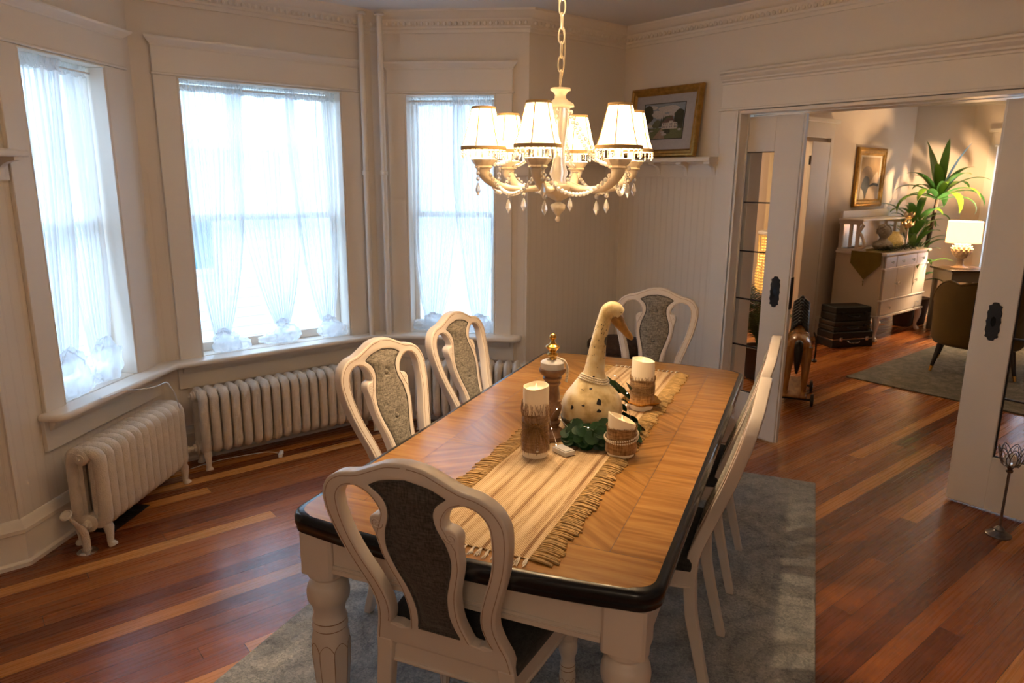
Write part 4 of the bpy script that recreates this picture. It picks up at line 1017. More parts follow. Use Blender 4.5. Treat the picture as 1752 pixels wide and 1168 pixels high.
# 3 candle on a leaf dish, burlap and twine
c3=candle('pillar_candle','ivory candle in burlap and twine on a brass leaf dish, behind the goose',2.77,.575,.046,.205,cut=.007,dirn=2.3)
wrap(c3,.0490,.030,.125,'burlap',.020,200,6,'burlap_band')
mb=MB(); rs=random.Random(5)
for k in range(14):
    z_=.068+k*.0028; tl_=rs.uniform(-.006,.006); mb.tube([((.0508+.0006*k%.002)*math.cos(a),.0512*math.sin(a),z_+tl_*math.sin(a+k)) for a in [2*PI*i/24 for i in range(24)]],.0009,4,closed=True)
mb.build('twine','jute',c3,smooth=60)
mb=MB(); mb.lathe([(.040,0),(.042,.004),(.018,.010),(.018,.016),(.060,.024),(.074,.036),(.076,.040),(.058,.030),(.0,.028)],32,mod=lambda r,a,z:r*(1+(.10*math.cos(5*a) if z>.02 else 0)))
mb.build('leaf_dish','brass',c3,smooth=50)
# turned wooden candlestick with a brass finial
ps=thing('candlestick','turned wooden candlestick with a white cap and brass finial','candlestick',on(2.30,.80),0)
M['turned']=wood_mat('limed_turned_wood',(.13,.055,.025),(.26,.13,.06),(.40,.23,.12),0,.55,8,8,2)
mb=MB(); mb.lathe([(.052,0),(.054,.004),(.054,.016),(.047,.022),(.044,.030),(.034,.036),(.026,.046),(.031,.056),(.033,.062),(.025,.070),(.030,.090),(.036,.108),(.036,.122),(.031,.134),(.034,.138),(.034,.143),(.030,.147),(.028,.170),(.025,.192),(.025,.198),(.030,.203),(.031,.208),(.025,.213),(.032,.220),(.034,.226),(.030,.232),(.040,.240),(.047,.248),(.048,.256),(.046,.260)],32); mb.build('turned_post','turned',ps,smooth=40)
mb=MB(); mb.lathe([(.041,.260),(.042,.262),(.042,.282),(.038,.286),(.030,.290),(.018,.293)],32); mb.build('white_cap','white',ps,smooth=40)
mb=MB(); mb.lathe(cr([(.015,.292),(.013,.300),(.018,.306),(.019,.312),(.011,.318),(.013,.322),(.016,.326),(.024,.336),(.025,.340),(.013,.348),(.009,.356),(.007,.362),(.012,.368),(.013,.374),(.010,.382),(.0,.386)],3),24); mb.build('brass_finial','brass',ps,smooth=60)
pn_=MB(); cz=.291
for q in range(3):
    pts=cr([(-.02+q*.004,-.012,cz+.004),(.006,.012+q*.004,cz+.005),(.028,.004-q*.003,cz+.003),(.044,-.006-q*.004,cz-.004),(.050+.002*q,-.012-q*.003,cz-.030),(.047+.002*q,-.015-q*.003,cz-.075)],9)
    for i,p in enumerate(pts): pn_.ell((p[0],p[1],p[2]),.0031,6,4)
nk=tag(pn_.build('pearl_necklace','pearl',loc=on(2.30,.80),rotz=math.radians(-39),smooth=60),'pearl necklace draped over the wooden candlestick','necklace')
# goose
M['goose']=None
def goose_mat():
    m=bpy.data.materials.new('crackled_cream_gourd'); m.use_nodes=True; nt=m.node_tree; L=nt.links; b=nt.nodes['Principled BSDF']
    tc=nd(nt,'ShaderNodeTexCoord')
    n=nd(nt,'ShaderNodeTexNoise'); n.inputs['Scale'].default_value=22; n.inputs['Detail'].default_value=6; L.new(tc.outputs['Object'],n.inputs['Vector'])
    c=ramp(nt,n.outputs[0],[(.3,(.50,.34,.13)),(.5,(.80,.64,.34)),(.7,(.88,.78,.54))])
    v=nd(nt,'ShaderNodeTexVoronoi',feature='F1'); v.inputs['Scale'].default_value=19; L.new(tc.outputs['Object'],v.inputs['Vector'])
    w_=nd(nt,'ShaderNodeSeparateColor'); L.new(v.outputs['Color'],w_.inputs[0])
    n2=mth(nt,'MULTIPLY_ADD',n.outputs[0],.22,v.outputs['Distance'])
    sp=mth(nt,'MULTIPLY',mth(nt,'LESS_THAN',n2,.47),mth(nt,'GREATER_THAN',w_.outputs[0],.93))
    mx=nd(nt,'ShaderNodeMix',data_type='RGBA'); L.new(sp,mx.inputs[0]); L.new(c,mx.inputs[6]); mx.inputs[7].default_value=(.05,.045,.05,1)
    L.new(mx.outputs[2],b.inputs['Base Color']); b.inputs['Roughness'].default_value=.38
    bp=nd(nt,'ShaderNodeBump'); bp.inputs['Strength'].default_value=.4; bp.inputs['Distance'].default_value=.004; L.new(n.outputs[0],bp.inputs['Height']); L.new(bp.outputs[0],b.inputs['Normal'])
    return m
M['goose']=goose_mat(); M['bill']=mat('brown_gold_bill',(.42,.22,.05),.4,noise_s=40,var=.5,bump=.4,bump_s=80)
M['goosebase']=mat('mossy_gourd_base',(.16,.12,.045),.6,noise_s=25,var=.5)
gs=thing('goose_figurine','tall cream gourd goose figurine with dark spots and a bent bill','figurine',on(2.40,.68),math.radians(-39.4))
body=cr([(0,0,.004,.055),(0,0,.030,.088),(0,0,.070,.108),(0,0,.110,.111),(.0,0,.150,.098),(.0,0,.185,.070),(.003,0,.215,.047),(.006,0,.245,.037),(.012,0,.30,.0315),(.018,0,.35,.0275),(.028,0,.40,.025),(.038,0,.435,.0255),(.050,0,.458,.0295),(.068,0,.462,.030),(.086,0,.446,.026)],6)
mb=MB(); mb.tube([(x,y,z) for x,y,z,r in body],[r for *_,r in body],28,ref=(0,1,0))
rs=random.Random(14)
def bodyR(z_):
    for (x0,_,z0,r0),(x1,_,z1,r1) in zip(body[:-1],body[1:]):
        if z0<=z_<=z1: t=(z_-z0)/max(1e-6,z1-z0); return x0+(x1-x0)*t,r0+(r1-r0)*t
    return 0,.03
def blot(az,z_,sx,sz):
    a0=math.radians(az); n_=11; vs=[]
    for k in range(n_):
        t=2*PI*k/n_; q=1+rs.uniform(-.3,.3); zz=z_+sz*q*math.sin(t); xc,rr=bodyR(zz); aa=a0+sx*q*math.cos(t)/max(rr,.02); vs.append((xc+(rr+.0011)*math.cos(aa),(rr+.0011)*math.sin(aa),zz))
    mb.add(vs,[tuple(range(n_))],1)
for az,z_,sx,sz in ((278,.150,.009,.010),(277,.122,.008,.006),(247,.138,.006,.004),(224,.124,.006,.008),(258,.190,.006,.004),(236,.186,.007,.004),(300,.095,.005,.004),(262,.228,.004,.003)): blot(az,z_,sx,sz)
for k in range(34): blot(rs.uniform(200,330),rs.uniform(.26,.44),.0012,rs.uniform(.0015,.004))
mb.build('body',['goose','iron'],gs,smooth=70)
b2=cr([(.066,0,.440,.024),(.082,0,.424,.0275),(.098,0,.402,.0215),(.112,0,.384,.0165),(.126,0,.368,.0145),(.137,0,.357,.008)],5)
mb=MB(); mb.tube([(x,y,z) for x,y,z,r in b2],[r for *_,r in b2],18,ref=(0,1,0),flat=(1,.8)); mb.build('bill','bill',gs,smooth=70)
mb=MB()
for s_ in (-1,1): mb.tube([(.078,s_*.0212,.466),(.090,s_*.0235,.456)],.0026,6); mb.tube([(.118,s_*.012,.381),(.132,s_*.007,.368)],.0016,5)
mb.build('eye_and_nostril','iron',gs,smooth=60)
mb=MB(); 
mb.lathe([(.060,.0),(.088,.015),(.1045,.040),(.1128,.068),(.108,.070)],48,mod=lambda r,a,z:r*(1+.006*math.sin(5*a)),T=Matrix.Shear('XY',4,(.0,.0)) ); mb.build('gourd_base','goosebase',gs,smooth=60)
mb=MB()
for k in range(5):
    a=2*PI*k/5
for i in range(3):
    for k in range(52):
        a=2*PI*k/52; rr=.046+.004*i; mb.ell((.004+rr*math.cos(a),rr*math.sin(a),.222-.007*i-.006*math.cos(a)+(.004*math.sin(2*a))),.0034,6,4)
garland(mb,(.045,.012,.205),(.075,.02,.150),-.004,9,.0034); garland(mb,(.045,-.012,.205),(.085,-.01,.160),-.004,8,.0034)
o=mb.build('pearl_necklace','pearl',loc=gs.location,rotz=gs.rotation_euler.z,smooth=60); tag(o,'gold pearl necklace looped round the goose neck','necklace')
# leafy garland
def leafpad(mb,c,nrm,r,rs,m=0):
    nrm=Vector(nrm).normalized(); t=nrm.orthogonal().normalized(); b=nrm.cross(t); an=rs.uniform(0,6.28); t,b=t*math.cos(an)+b*math.sin(an),b*math.cos(an)-t*math.sin(an)
    vs=[Vector(c)-nrm*r*.12]; N=10
    for k in range(N):
        a=2*PI*k/N; q=r*(1-.25*max(0,math.cos(a))**6); vs.append(Vector(c)+t*(q*math.cos(a))+b*(q*math.sin(a))+nrm*(r*.10*math.cos(2*a)))
    mb.add(vs,[(0,1+k,1+(k+1)%N) for k in range(N)],m)
gl=thing('leaf_garland','dark green artificial leaf garland around the goose','greenery',on(2.40,.68),TA)
rs=random.Random(11); mb=MB(); st=MB()
spots=[]
for k in range(230):
    # clusters in front of the goose, then behind it to the right
    q=rs.random()
    if q<.68: a=rs.uniform(math.radians(165),math.radians(262)); rr=rs.uniform(.120,.185); z_=rs.uniform(.012,.085)*(1.15-(rr-.10)*5)
    elif q<.94: a=rs.uniform(math.radians(-42),math.radians(22)); rr=rs.uniform(.122,.165); z_=rs.uniform(.01,.17)
    else: a=rs.uniform(math.radians(290),math.radians(318)); rr=rs.uniform(.13,.20); z_=rs.uniform(.01,.035)
    spots.append((rr*math.cos(a),rr*math.sin(a),max(.014,z_)))
for x,y,z_ in spots:
    nrm=(x+rs.uniform(-.05,.05),y+rs.uniform(-.05,.05),.10+rs.uniform(-.04,.10)); leafpad(mb,(x,y,z_),nrm,rs.uniform(.016,.026),rs)
    if rs.random()<.4: st.tube([(x*.9,y*.9,.008),(x*.95,y*.95,z_*.6),(x,y,z_-.002)],.0008,4)
mb.build('leaves','leaf',gl,smooth=60); st.tube([(.125*math.cos(a),.125*math.sin(a),.009) for a in [math.radians(170+i*8) for i in range(26)]],.0022,5); st.build('stem','leaf',gl,smooth=60)
# fairy lights with battery box
fl=thing('fairy_lights','silver wire fairy lights with a white battery box in front of the leaves','string lights',on(2.40,.68),TA)
mb=MB(); wp=cr([(-.235,.055,.030),(-.22,.06,.034),(-.17,.10,.090),(-.13,.085,.130),(-.10,.12,.115),(-.15,.03,.060),(-.17,-.03,.085),(-.13,-.09,.045),(-.10,-.13,.06),(-.03,-.15,.05),(.06,-.13,.07),(.08,-.10,.12),(.03,-.12,.17),(.10,-.05,.20),(.12,0,.10),(.14,.03,.18)],8)
mb.tube(wp,.0006,4); mb.build('wire','chrome',fl,smooth=60)
M['led']=mat('warm_led_dot',(1,.9,.7),.2,emit=(1,.85,.6),es=6)
for i in range(4,len(wp),9):
    q=MB(); q.ell(wp[i],(.0022,.0022,.0022),6,4); q.build('led','led',fl,smooth=60)
q=MB(); T=TR(-.225,.030,0)@RZ(-.55); q.box((-.021,-.035,.001),(.021,.035,.016),0,T); q.box((-.017,-.030,.016),(.017,.030,.0195),0,T); q.box((-.0225,-.012,.004),(-.021,.006,.012),0,T); q.build('battery_box','white',fl,smooth=0,bevel=.0018)
# ================================================================ CURTAINS
def wframe(a,b): return math.atan2(b[1]-a[1],b[0]-a[0])
def curtain(a,b,t0,t1,k,zk,label,seed,wk=.05,yoff=.018,ztop=2.165,lean_=0,puff=1.0,zsill=.638,tz_=.066):
    rs=random.Random(seed); ang=wframe(a,b)
    th=thing('sheer_curtain',label,'curtain',(a[0],a[1],0),ang,'sheer white knotted curtains')
    yoff=.045 if seed%2 else .074
    nf=max(5,int((t1-t0)/.035)); ph=rs.uniform(0,6); w0=(t1-t0)
    def fn(u,v):
        z=ztop-(ztop-zk)*v
        e=v**3.4
        cx=(t0+t1)/2*(1-v**1.6)+k*v**1.6; bul=1+.10*math.sin(v*PI)*lean_
        hw=(w0/2)*(1-e)+wk*e
        x=cx+(u*2-1)*hw*bul+.007*math.sin(v*7+u*9+ph)*(1-e)
        amp=.010*(1-e)+.018*e*1.0+.003*math.sin(7*v+ph)
        y=yoff+.012*math.sin(u*nf*2*PI+ph+1.2*math.sin(v*2.1+ph))*(.7+.5*math.sin(u*13+v*2))*(1-.3*e)+.008*math.sin(u*nf*4.7*PI+v*3)*(.6+.4*v) - e*.0
        return (x,y,z)
    mb=MB(); mb.grid(fn,nf*10,40); mb.build('sheer_panel','sheer',th,smooth=80)
    # gathered heading with small ruffle
    mb=MB(); mb.grid(lambda u,v:(t0+(t1-t0)*u,yoff+.020*math.sin(u*nf*5*PI+v)*(.4+.6*abs(v-.5)*2),ztop-.012+.055*v+.006*math.sin(u*23)),nf*14,4); mb.build('ruffled_heading','sheerd',th,smooth=80)
    # knot and puddled tail
    def blob(name,c,r,am,sd,m='sheerd',nu=40,nv=24):
        q=MB(); 
        def f(u,v):
            A=2*PI*u; p=-PI/2+PI*v; d=Vector((math.cos(p)*math.cos(A),math.cos(p)*math.sin(A),math.sin(p)))
            n_=noise.noise(d*2.2+Vector((sd,0,0))); rid=1-abs(noise.noise(d*3.5+Vector((0,sd,0))))*2
            s=1+am*.7*n_+am*.30*rid+ .04*math.sin(A*11+p*3)
            z=c[2]+r[2]*d.z*s; return (c[0]+r[0]*d.x*s,c[1]+r[1]*d.y*s,max(zsill-c[2]*0+.0,z))
        q.grid(f,nu,nv); return q.build(name,m,th,smooth=80)
    blob('knot',(k,yoff-.012,zk-.005),(.040*puff,.028,.040*puff),.25,seed)
    blob('gathered_tail',(k+.012,yoff-.030,zsill+tz_*.75),(.078*puff,.040,tz_),.45,seed+3)
    blob('gathered_tail',(k+(.07 if seed%2 else -.065),yoff-.012,zsill+.030),(.085*puff,.030,.040),.5,seed+7)
    return th
curtain(P_L,P_LM,.345,.66,.44,.80,'sheer knotted curtain, left panel of the left bay window',1,.085,puff=1.25,tz_=.125)
curtain(P_L,P_LM,.55,.87,.735,.79,'sheer knotted curtain, right panel of the left bay window',2,.08,puff=1.2,tz_=.115)
curtain(P_LM,P_MR,.24,.60,.37,.74,'sheer knotted curtain, left panel of the middle bay window',3,lean_=-1)
curtain(P_LM,P_MR,.50,.93,.76,.755,'sheer knotted curtain, centre panel of the middle bay window',4)
curtain(P_LM,P_MR,.86,1.175,1.06,.745,'sheer knotted curtain, right panel of the middle bay window',5,.05)
curtain(P_MR,P_R,.24,.60,.37,.72,'sheer knotted curtain, left panel of the right bay window',6,.06)
curtain(P_MR,P_R,.52,.79,.70,.73,'sheer knotted curtain, right panel of the right bay window',7,.05)
for (a,b,op,lb) in ((P_L,P_LM,OPL,'thin white curtain rod across the left bay window'),(P_LM,P_MR,OPM,'thin white curtain rod across the middle bay window'),(P_MR,P_R,OPR,'thin white curtain rod across the right bay window')):
    q=MB(); q.tube([(op[0]+.0125,.058,2.178),(op[1]-.0125,.058,2.178)],.005,8); tag(q.build('curtain_rod','white',loc=(a[0],a[1],0),rotz=wframe(a,b),smooth=50),lb,'curtain rod')
# small things in the bay
q=MB(); q.tube(cr([(.545,3.80,.638),(.56,3.78,.636),(.66,3.86,.636),(.72,3.83,.637),(.80,3.835,.637),(.845,3.80,.66),(.86,3.785,.635),(.875,3.775,.60),(.89,3.80,.54),(.91,3.86,.49)],6),.0028,6); 
tag(q.build('extension_cord','white',smooth=60),'white cord trailing over the left window sill down to the radiator','cord')
q=MB(); T=TR(1.52,4.10,.0)@RZ(-.5); q.box((-.012,-.035,0),(.012,.035,.022),0,T); ad=q.build('power_adapter','white',smooth=0,bevel=.003); tag(ad,'small white plug adapter on the floor under the middle radiator','adapter')
q=MB(); q.tube(cr([(1.515,4.13,.008),(1.48,4.19,.006),(1.40,4.22,.005),(1.2,4.25,.004),(1.02,4.22,.004)],6),.0025,6); q.build('adapter_cord','white',ad,smooth=60)
q=MB(); T=TR(.575,3.785,0)@RZ(PI/4); q.box((-.15,-.05,0),(.15,.05,.004),0,T)
for i in range(14): q.box((-.14+i*.02,-.04,.004),(-.132+i*.02,.04,.006),0,T)
tag(q.build('floor_vent','iron',smooth=0),'dark metal floor vent under the left radiator','vent')

# ================================================================ PICTURE ON THE PLATE RAIL
def frame(name,W_,H_,bw,mats,parent,depth=.03):
    mb=MB(); prof=[(0,0),(0,depth*.6),(bw*.15,depth*.9),(bw*.35,depth),(bw*.5,depth*.75),(bw*.75,depth*.8),(bw*.9,depth*.5),(bw,depth*.35),(bw,0)]
    c=[(0,0),(W_,0),(W_,H_),(0,H_)]; dirs=[(1,1),(-1,1),(-1,-1),(1,-1)]; k=len(prof)
    vs=[(x+dx*o,-d,y+dy*o) for (x,y),(dx,dy) in zip(c,dirs) for o,d in prof]
    fs=[(i*k+j,i*k+(j+1)%k,((i+1)%4)*k+(j+1)%k,((i+1)%4)*k+j) for i in range(4) for j in range(k)]
    mb.add(vs,fs); return mb.build(name,mats,parent,smooth=30)
pic=thing('framed_picture','gilt framed landscape print of a white house among trees, leaning on the plate rail','picture',(3.945,3.535,1.832),-PI/2)
pic.rotation_euler=(math.radians(-7),0,-PI/2)
PW,PH=.60,.465
frame('gilt_frame',PW,PH,.052,'gold',pic,.032)
q=MB(); q.box((.045,-.010,.045),(PW-.045,-.002,PH-.045)); q.build('picture_mat',mat('grey_picture_mat',(.46,.44,.46),.8,noise_s=60,var=.1),pic,smooth=0)
q=MB(); q.box((.002,-.002,.002),(PW-.002,.004,PH-.002)); q.build('backing_board','jute',pic,smooth=0)
pm={}
def pmat(n,c): pm[n]=mat('print_'+n,c,.6,noise_s=90,var=.25); return pm[n]
cols=[pmat('sky_blue',(.30,.36,.44)),pmat('cloud',(.62,.58,.56)),pmat('dark_tree',(.045,.055,.035)),pmat('mid_tree',(.12,.13,.07)),pmat('house_white',(.62,.56,.52)),pmat('roof',(.18,.10,.09)),pmat('path',(.36,.25,.18)),pmat('lawn',(.15,.17,.07)),pmat('rock',(.50,.46,.44)),pmat('border',(.05,.045,.04)),pmat('water',(.50,.50,.50)),pmat('pane',(.12,.12,.15))]
ax,az,aw,ah=.130,.125,PW-.26,PH-.235
q=MB(); dl=[0]
def pl(poly,m,lay):
    y=-.0105-lay*.0003; n=len(poly); q.add([(ax+u*aw,y,az+v*ah) for u,v in poly],[tuple(range(n))],m)
def el(cx_,cy_,rx,ry,m,lay,j=.12,sd=0):
    rs=random.Random(sd+int(cx_*991)); pl([(min(1,max(0,cx_+rx*(1+rs.uniform(-j,j))*math.cos(2*PI*i/16))),min(1,max(0,cy_+ry*(1+rs.uniform(-j,j))*math.sin(2*PI*i/16)))) for i in range(16)],m,lay)
pl([(-.02,-.025),(1.02,-.025),(1.02,1.025),(-.02,1.025)],9,0); pl([(0,0),(1,0),(1,1),(0,1)],0,1)
for a_ in ((.3,.72,.22,.09),(.62,.84,.28,.10),(.5,.64,.25,.07),(.8,.7,.2,.08),(.2,.9,.14,.06)): el(*a_,1,2)
pl([(0,.30),(1,.32),(1,0),(0,0)],7,3); pl([(.0,.33),(.30,.33),(.30,.41),(0,.40)],10,4)
pl([(.28,0),(.58,0),(.50,.28),(.46,.28)],6,5)
for a_ in ((.36,.42,.10,.12),(.30,.38,.06,.07),(.62,.55,.12,.10)): el(*a_,3,5)
for i,(x_,h_) in enumerate(((.50,.72),(.545,.66),(.455,.60))): pl([(x_-.05,.34),(x_+.05,.34),(x_+.02,.5),(x_,h_),(x_-.02,.5)],2,6)
pl([(.48,.27),(.86,.27),(.86,.46),(.48,.44)],4,7); pl([(.46,.44),(.60,.58),(.66,.58),(.88,.46)],5,8); pl([(.66,.27),(.76,.27),(.76,.50),(.66,.50)],4,9); pl([(.645,.50),(.71,.66),(.775,.50)],5,10)
for x_ in (.51,.56,.61,.68,.72,.79,.83):
    for z_ in (.30,.38): pl([(x_,z_),(x_+.02,z_),(x_+.02,z_+.05),(x_,z_+.05)],11,11)
for a_ in ((.90,.62,.14,.20),(.94,.42,.08,.16),(.10,.80,.13,.16),(.13,.60,.11,.14)): el(*a_,2,12)
pl([(.06,.28),(.10,.28),(.09,.7),(.07,.7)],2,13); el(.08,.26,.16,.06,2,13); el(.62,.20,.10,.07,2,13); el(.2,.25,.12,.04,3,13)
for a_ in ((.08,.14,.08,.04),(.16,.18,.05,.03),(.24,.22,.05,.02),(.56,.12,.07,.04),(.52,.18,.05,.03),(.93,.24,.05,.03)): el(*a_,8,14)
q.build('landscape_print',cols,pic,smooth=0)
q=MB(); q.box((.05,-.0165,.05),(PW-.05,-.0155,PH-.05)); q.build('glass_pane','glass',pic,smooth=0)

# hamper in the back corner
M['hamper']=mat('dark_brown_wicker',(.07,.032,.018),.6,noise_s=40,var=.6,bump=.8,bump_s=90)
hm=thing('wicker_hamper','dark brown round hamper in the corner behind the far dining chair','hamper',(3.73,3.36,0))
q=MB(); q.lathe([(.17,0),(.175,.01),(.195,.30),(.20,.50),(.198,.51)],32); q.build('body','hamper',hm,smooth=50)
q=MB(); q.lathe([(.203,.505),(.210,.51),(.210,.545),(.200,.56),(.12,.580),(0,.588)],32); q.build('lid','hamper',hm,smooth=50)
# crystal tealight stand on the floor by the right-hand door
cs=thing('candle_stand','slim chrome floor candle stand with a crystal cup, beside the right-hand pocket door','candle stand',(3.868,.945,0))
q=MB(); q.lathe([(.056,0),(.056,.006),(.048,.012),(.030,.018),(.020,.026),(.024,.034),(.016,.042),(.008,.05)],28); q.build('base','pewter',cs,smooth=40)
q=MB(); q.tube([(0,0,.045),(0,0,.33)],.0062,10); q.lathe([(.0065,.325),(.014,.33),(.016,.34),(.010,.345),(.014,.352),(.016,.358),(.030,.364)],20); q.build('pole','pewter',cs,smooth=40)
q=MB(); q.ell((0,0,.392),(.034,.034,.032),14,9); q.build('crystal_ball','crystal',cs,smooth=0)
q=MB()
for k in range(7):
    a=2*PI*k/7
    T=RZ(a); out=cr([(.0,.365),(.022,.380),(.027,.41),(.017,.440),(.0,.458),(-.017,.440),(-.027,.41),(-.022,.380)],4,True)
    q.tube([( .030+ (z_-.365)*.28,x_,z_) for x_,z_ in out],.0022,5,closed=True,T=T)
    q.tube([( .035+ (z_-.365)*.28,x_*.5,.36+(z_-.36)*.9) for x_,z_ in out],.0014,5,closed=True,T=T)
q.build('filigree_cup','pewter',cs,smooth=60)

# ================================================================ FAR ROOM (parlour) SHELL
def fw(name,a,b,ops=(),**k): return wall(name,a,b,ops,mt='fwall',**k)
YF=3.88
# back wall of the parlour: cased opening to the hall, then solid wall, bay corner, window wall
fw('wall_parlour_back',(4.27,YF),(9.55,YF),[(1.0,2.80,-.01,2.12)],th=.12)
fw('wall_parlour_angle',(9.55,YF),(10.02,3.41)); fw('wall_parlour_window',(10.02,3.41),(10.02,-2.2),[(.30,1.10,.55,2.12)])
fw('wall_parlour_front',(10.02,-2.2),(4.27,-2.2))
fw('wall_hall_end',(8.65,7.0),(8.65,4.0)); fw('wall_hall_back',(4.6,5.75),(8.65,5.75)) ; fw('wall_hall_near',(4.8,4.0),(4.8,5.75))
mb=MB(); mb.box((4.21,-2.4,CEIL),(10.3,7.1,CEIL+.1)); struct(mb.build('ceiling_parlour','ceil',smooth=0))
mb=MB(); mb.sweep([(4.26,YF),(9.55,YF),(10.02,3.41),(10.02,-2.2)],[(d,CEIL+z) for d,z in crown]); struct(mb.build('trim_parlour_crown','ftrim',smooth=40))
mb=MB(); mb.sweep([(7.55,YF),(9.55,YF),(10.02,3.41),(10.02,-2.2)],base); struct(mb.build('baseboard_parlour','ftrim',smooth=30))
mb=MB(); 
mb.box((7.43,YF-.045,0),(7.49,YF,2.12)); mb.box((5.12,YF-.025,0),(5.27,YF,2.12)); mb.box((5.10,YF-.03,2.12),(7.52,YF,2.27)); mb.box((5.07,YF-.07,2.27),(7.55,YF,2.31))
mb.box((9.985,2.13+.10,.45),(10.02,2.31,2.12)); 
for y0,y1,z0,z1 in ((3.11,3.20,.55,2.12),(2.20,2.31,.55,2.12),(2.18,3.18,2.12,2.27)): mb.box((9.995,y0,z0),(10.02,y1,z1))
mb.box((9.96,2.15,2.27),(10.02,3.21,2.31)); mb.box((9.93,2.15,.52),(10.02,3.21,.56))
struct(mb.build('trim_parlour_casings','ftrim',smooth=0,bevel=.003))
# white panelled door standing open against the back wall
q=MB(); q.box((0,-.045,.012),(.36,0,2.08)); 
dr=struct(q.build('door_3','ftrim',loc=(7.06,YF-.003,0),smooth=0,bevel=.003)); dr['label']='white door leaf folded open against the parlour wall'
for z_ in (.3,1.85):
    q=MB(); q.tube([(-.006,-.03,z_),(-.006,-.03,z_+.09)],.008,8); q.build('hinge','iron',dr,smooth=40)
w4=MB()
A,B=3.41-.30,3.41-1.10
w4.box((10.04,B,.55),(10.09,B+.04,2.12)); w4.box((10.04,A-.04,.55),(10.09,A,2.12)); w4.box((10.04,B,2.08),(10.09,A,2.12)); w4.box((10.04,B,.55),(10.09,A,.60)); w4.box((10.05,B,1.34),(10.08,A,1.38))
w4o=struct(w4.build('window_4','ftrim',smooth=0)); q=MB(); q.box((10.062,B+.04,.6),(10.066,A-.04,2.08)); q.build('glass_pane','glass',w4o,smooth=0)
th=thing('sheer_curtain','long sheer curtain at the parlour window behind the table lamp','curtain',(9.97,3.10,0),-PI/2)
q=MB(); q.grid(lambda u,v:(u*.80,.0+.018*math.sin(u*60+math.sin(v*3)),2.10-1.70*v),90,12); q.build('sheer_panel','sheer',th,smooth=80)
q=MB(); q.tube([(-.03,0,2.11),(.83,0,2.11)],.008,8); q.build('rod','white',th)
# hall window panel with deep blue drape and pale drape
M['bluec']=mat('deep_blue_drape',(.02,.13,.32),.8); M['palec']=mat('pale_drape',(.72,.62,.46),.8)
def drape(name,x,y0,y1,z0,z1,m,label):
    q=MB(); q.grid(lambda u,v:(x+.02*math.sin(u*(y1-y0)*70),y0+(y1-y0)*u,z0+(z1-z0)*v),60,2); o=q.build(name,m,smooth=80,solid=.004); return tag(o,label,'drape')
drape('blue_drape',8.50,4.35,4.90,.02,2.35,'bluec','deep blue drape in the hall, seen through the left door glass')
drape('pale_drape',8.52,4.93,5.18,.02,2.35,'palec','pale cream drape in the hall, seen through the left door glass')
# rattan lantern glowing in the hall
M['wick']=mat('lit_wicker',(.65,.38,.10),.6,noise_s=45,var=.7,emit=(1,.55,.14),es=.35)
wl=thing('wicker_lamp','large glowing wicker floor lamp in the hall beyond the left door glass','lamp',(7.62,4.42,0))
q=MB()
for i in range(20):
    z_=.42+i*.034; r_=.22+.02*math.sin(i*.3)
    q.tube([(r_*math.cos(2*PI*k/28),r_*math.sin(2*PI*k/28),z_+.010*math.sin(k*PI)) for k in range(28)],.010,5,closed=True)
for k in range(24):
    a=2*PI*k/24; q.tube([(.225*math.cos(a),.225*math.sin(a),.40),(.235*math.cos(a),.235*math.sin(a),1.08)],.005,4)
q.build('wicker_shade','wick',wl,smooth=60)
q=MB(); q.lathe([(.24,1.08),(.25,1.09),(.25,1.115),(.24,1.12),(.20,1.12),(.20,1.09)],28); q.build('shade_rim','white',wl,smooth=40)
q=MB(); q.lathe([(.14,0),(.14,.02),(.03,.04),(.025,.40),(.22,.41)],20); q.build('base','iron',wl,smooth=40)
q=MB(); q.ell((0,0,.72),(.05,.05,.06),12,8); q.build('bulb','bulb',wl,smooth=60)
def plight(name,loc,e,col,r,parent=None):
    ld=bpy.data.lights.new(name,'POINT'); ld.energy=e; ld.color=col; ld.shadow_soft_size=r; o=bpy.data.objects.new(name,ld); COL.objects.link(o); o.location=loc
    if parent: o.parent=parent
    return o
plight('wicker_lamp_light',(0,0,.80),14,(1,.62,.28),.06,wl)
# palm behind the left door glass
def frond(mb,base,az,el_,L_,droop,nl,lw,ll,m=0,rs=random):
    pts=[]; p=Vector(base); 
    for i in range(15):
        t=i/14; e=el_-droop*t*t; pts.append(p.copy()); p=p+Vector((math.cos(az)*math.cos(e),math.sin(az)*math.cos(e),math.sin(e)))*(L_/14)
    mb.tube(pts,[.0035*(1-.8*i/14)+.0008 for i in range(15)],5,m)
    for i in range(nl):
        t=.18+.80*i/nl; k=int(t*14); c=pts[k].lerp(pts[min(14,k+1)],t*14-k); d=(pts[min(14,k+1)]-pts[k]).normalized()
        for s_ in (-1,1):
            side=Vector((-math.sin(az),math.cos(az),0))*s_; l=ll*math.sin(PI*(.15+.8*t))**.7
            tip=c+side*l*.75+d*l*.6+Vector((0,0,-l*.30)); mid=c.lerp(tip,.5)+Vector((0,0,l*.10)); w_=d*lw
            mb.add([c-w_*.4,mid-w_,tip,mid+w_,c+w_*.4],[(0,1,3,4),(1,2,3)],m)
M['terra']=mat('dark_planter',(.08,.05,.04),.6); M['soil']=mat('potting_soil',(.03,.02,.012),.95)
rs=random.Random(21)
pm_=thing('potted_palm','feathery potted palm behind the left pocket door glass','plant',(5.50,3.28,0))
q=MB(); q.lathe([(.11,0),(.12,.01),(.15,.26),(.155,.28),(.14,.28),(.135,.25)],24); q.build('pot','terra',pm_,smooth=40)
q=MB(); q.lathe([(.136,.245),(.0,.255)],20); q.build('soil','soil',pm_,smooth=40)
q=MB()
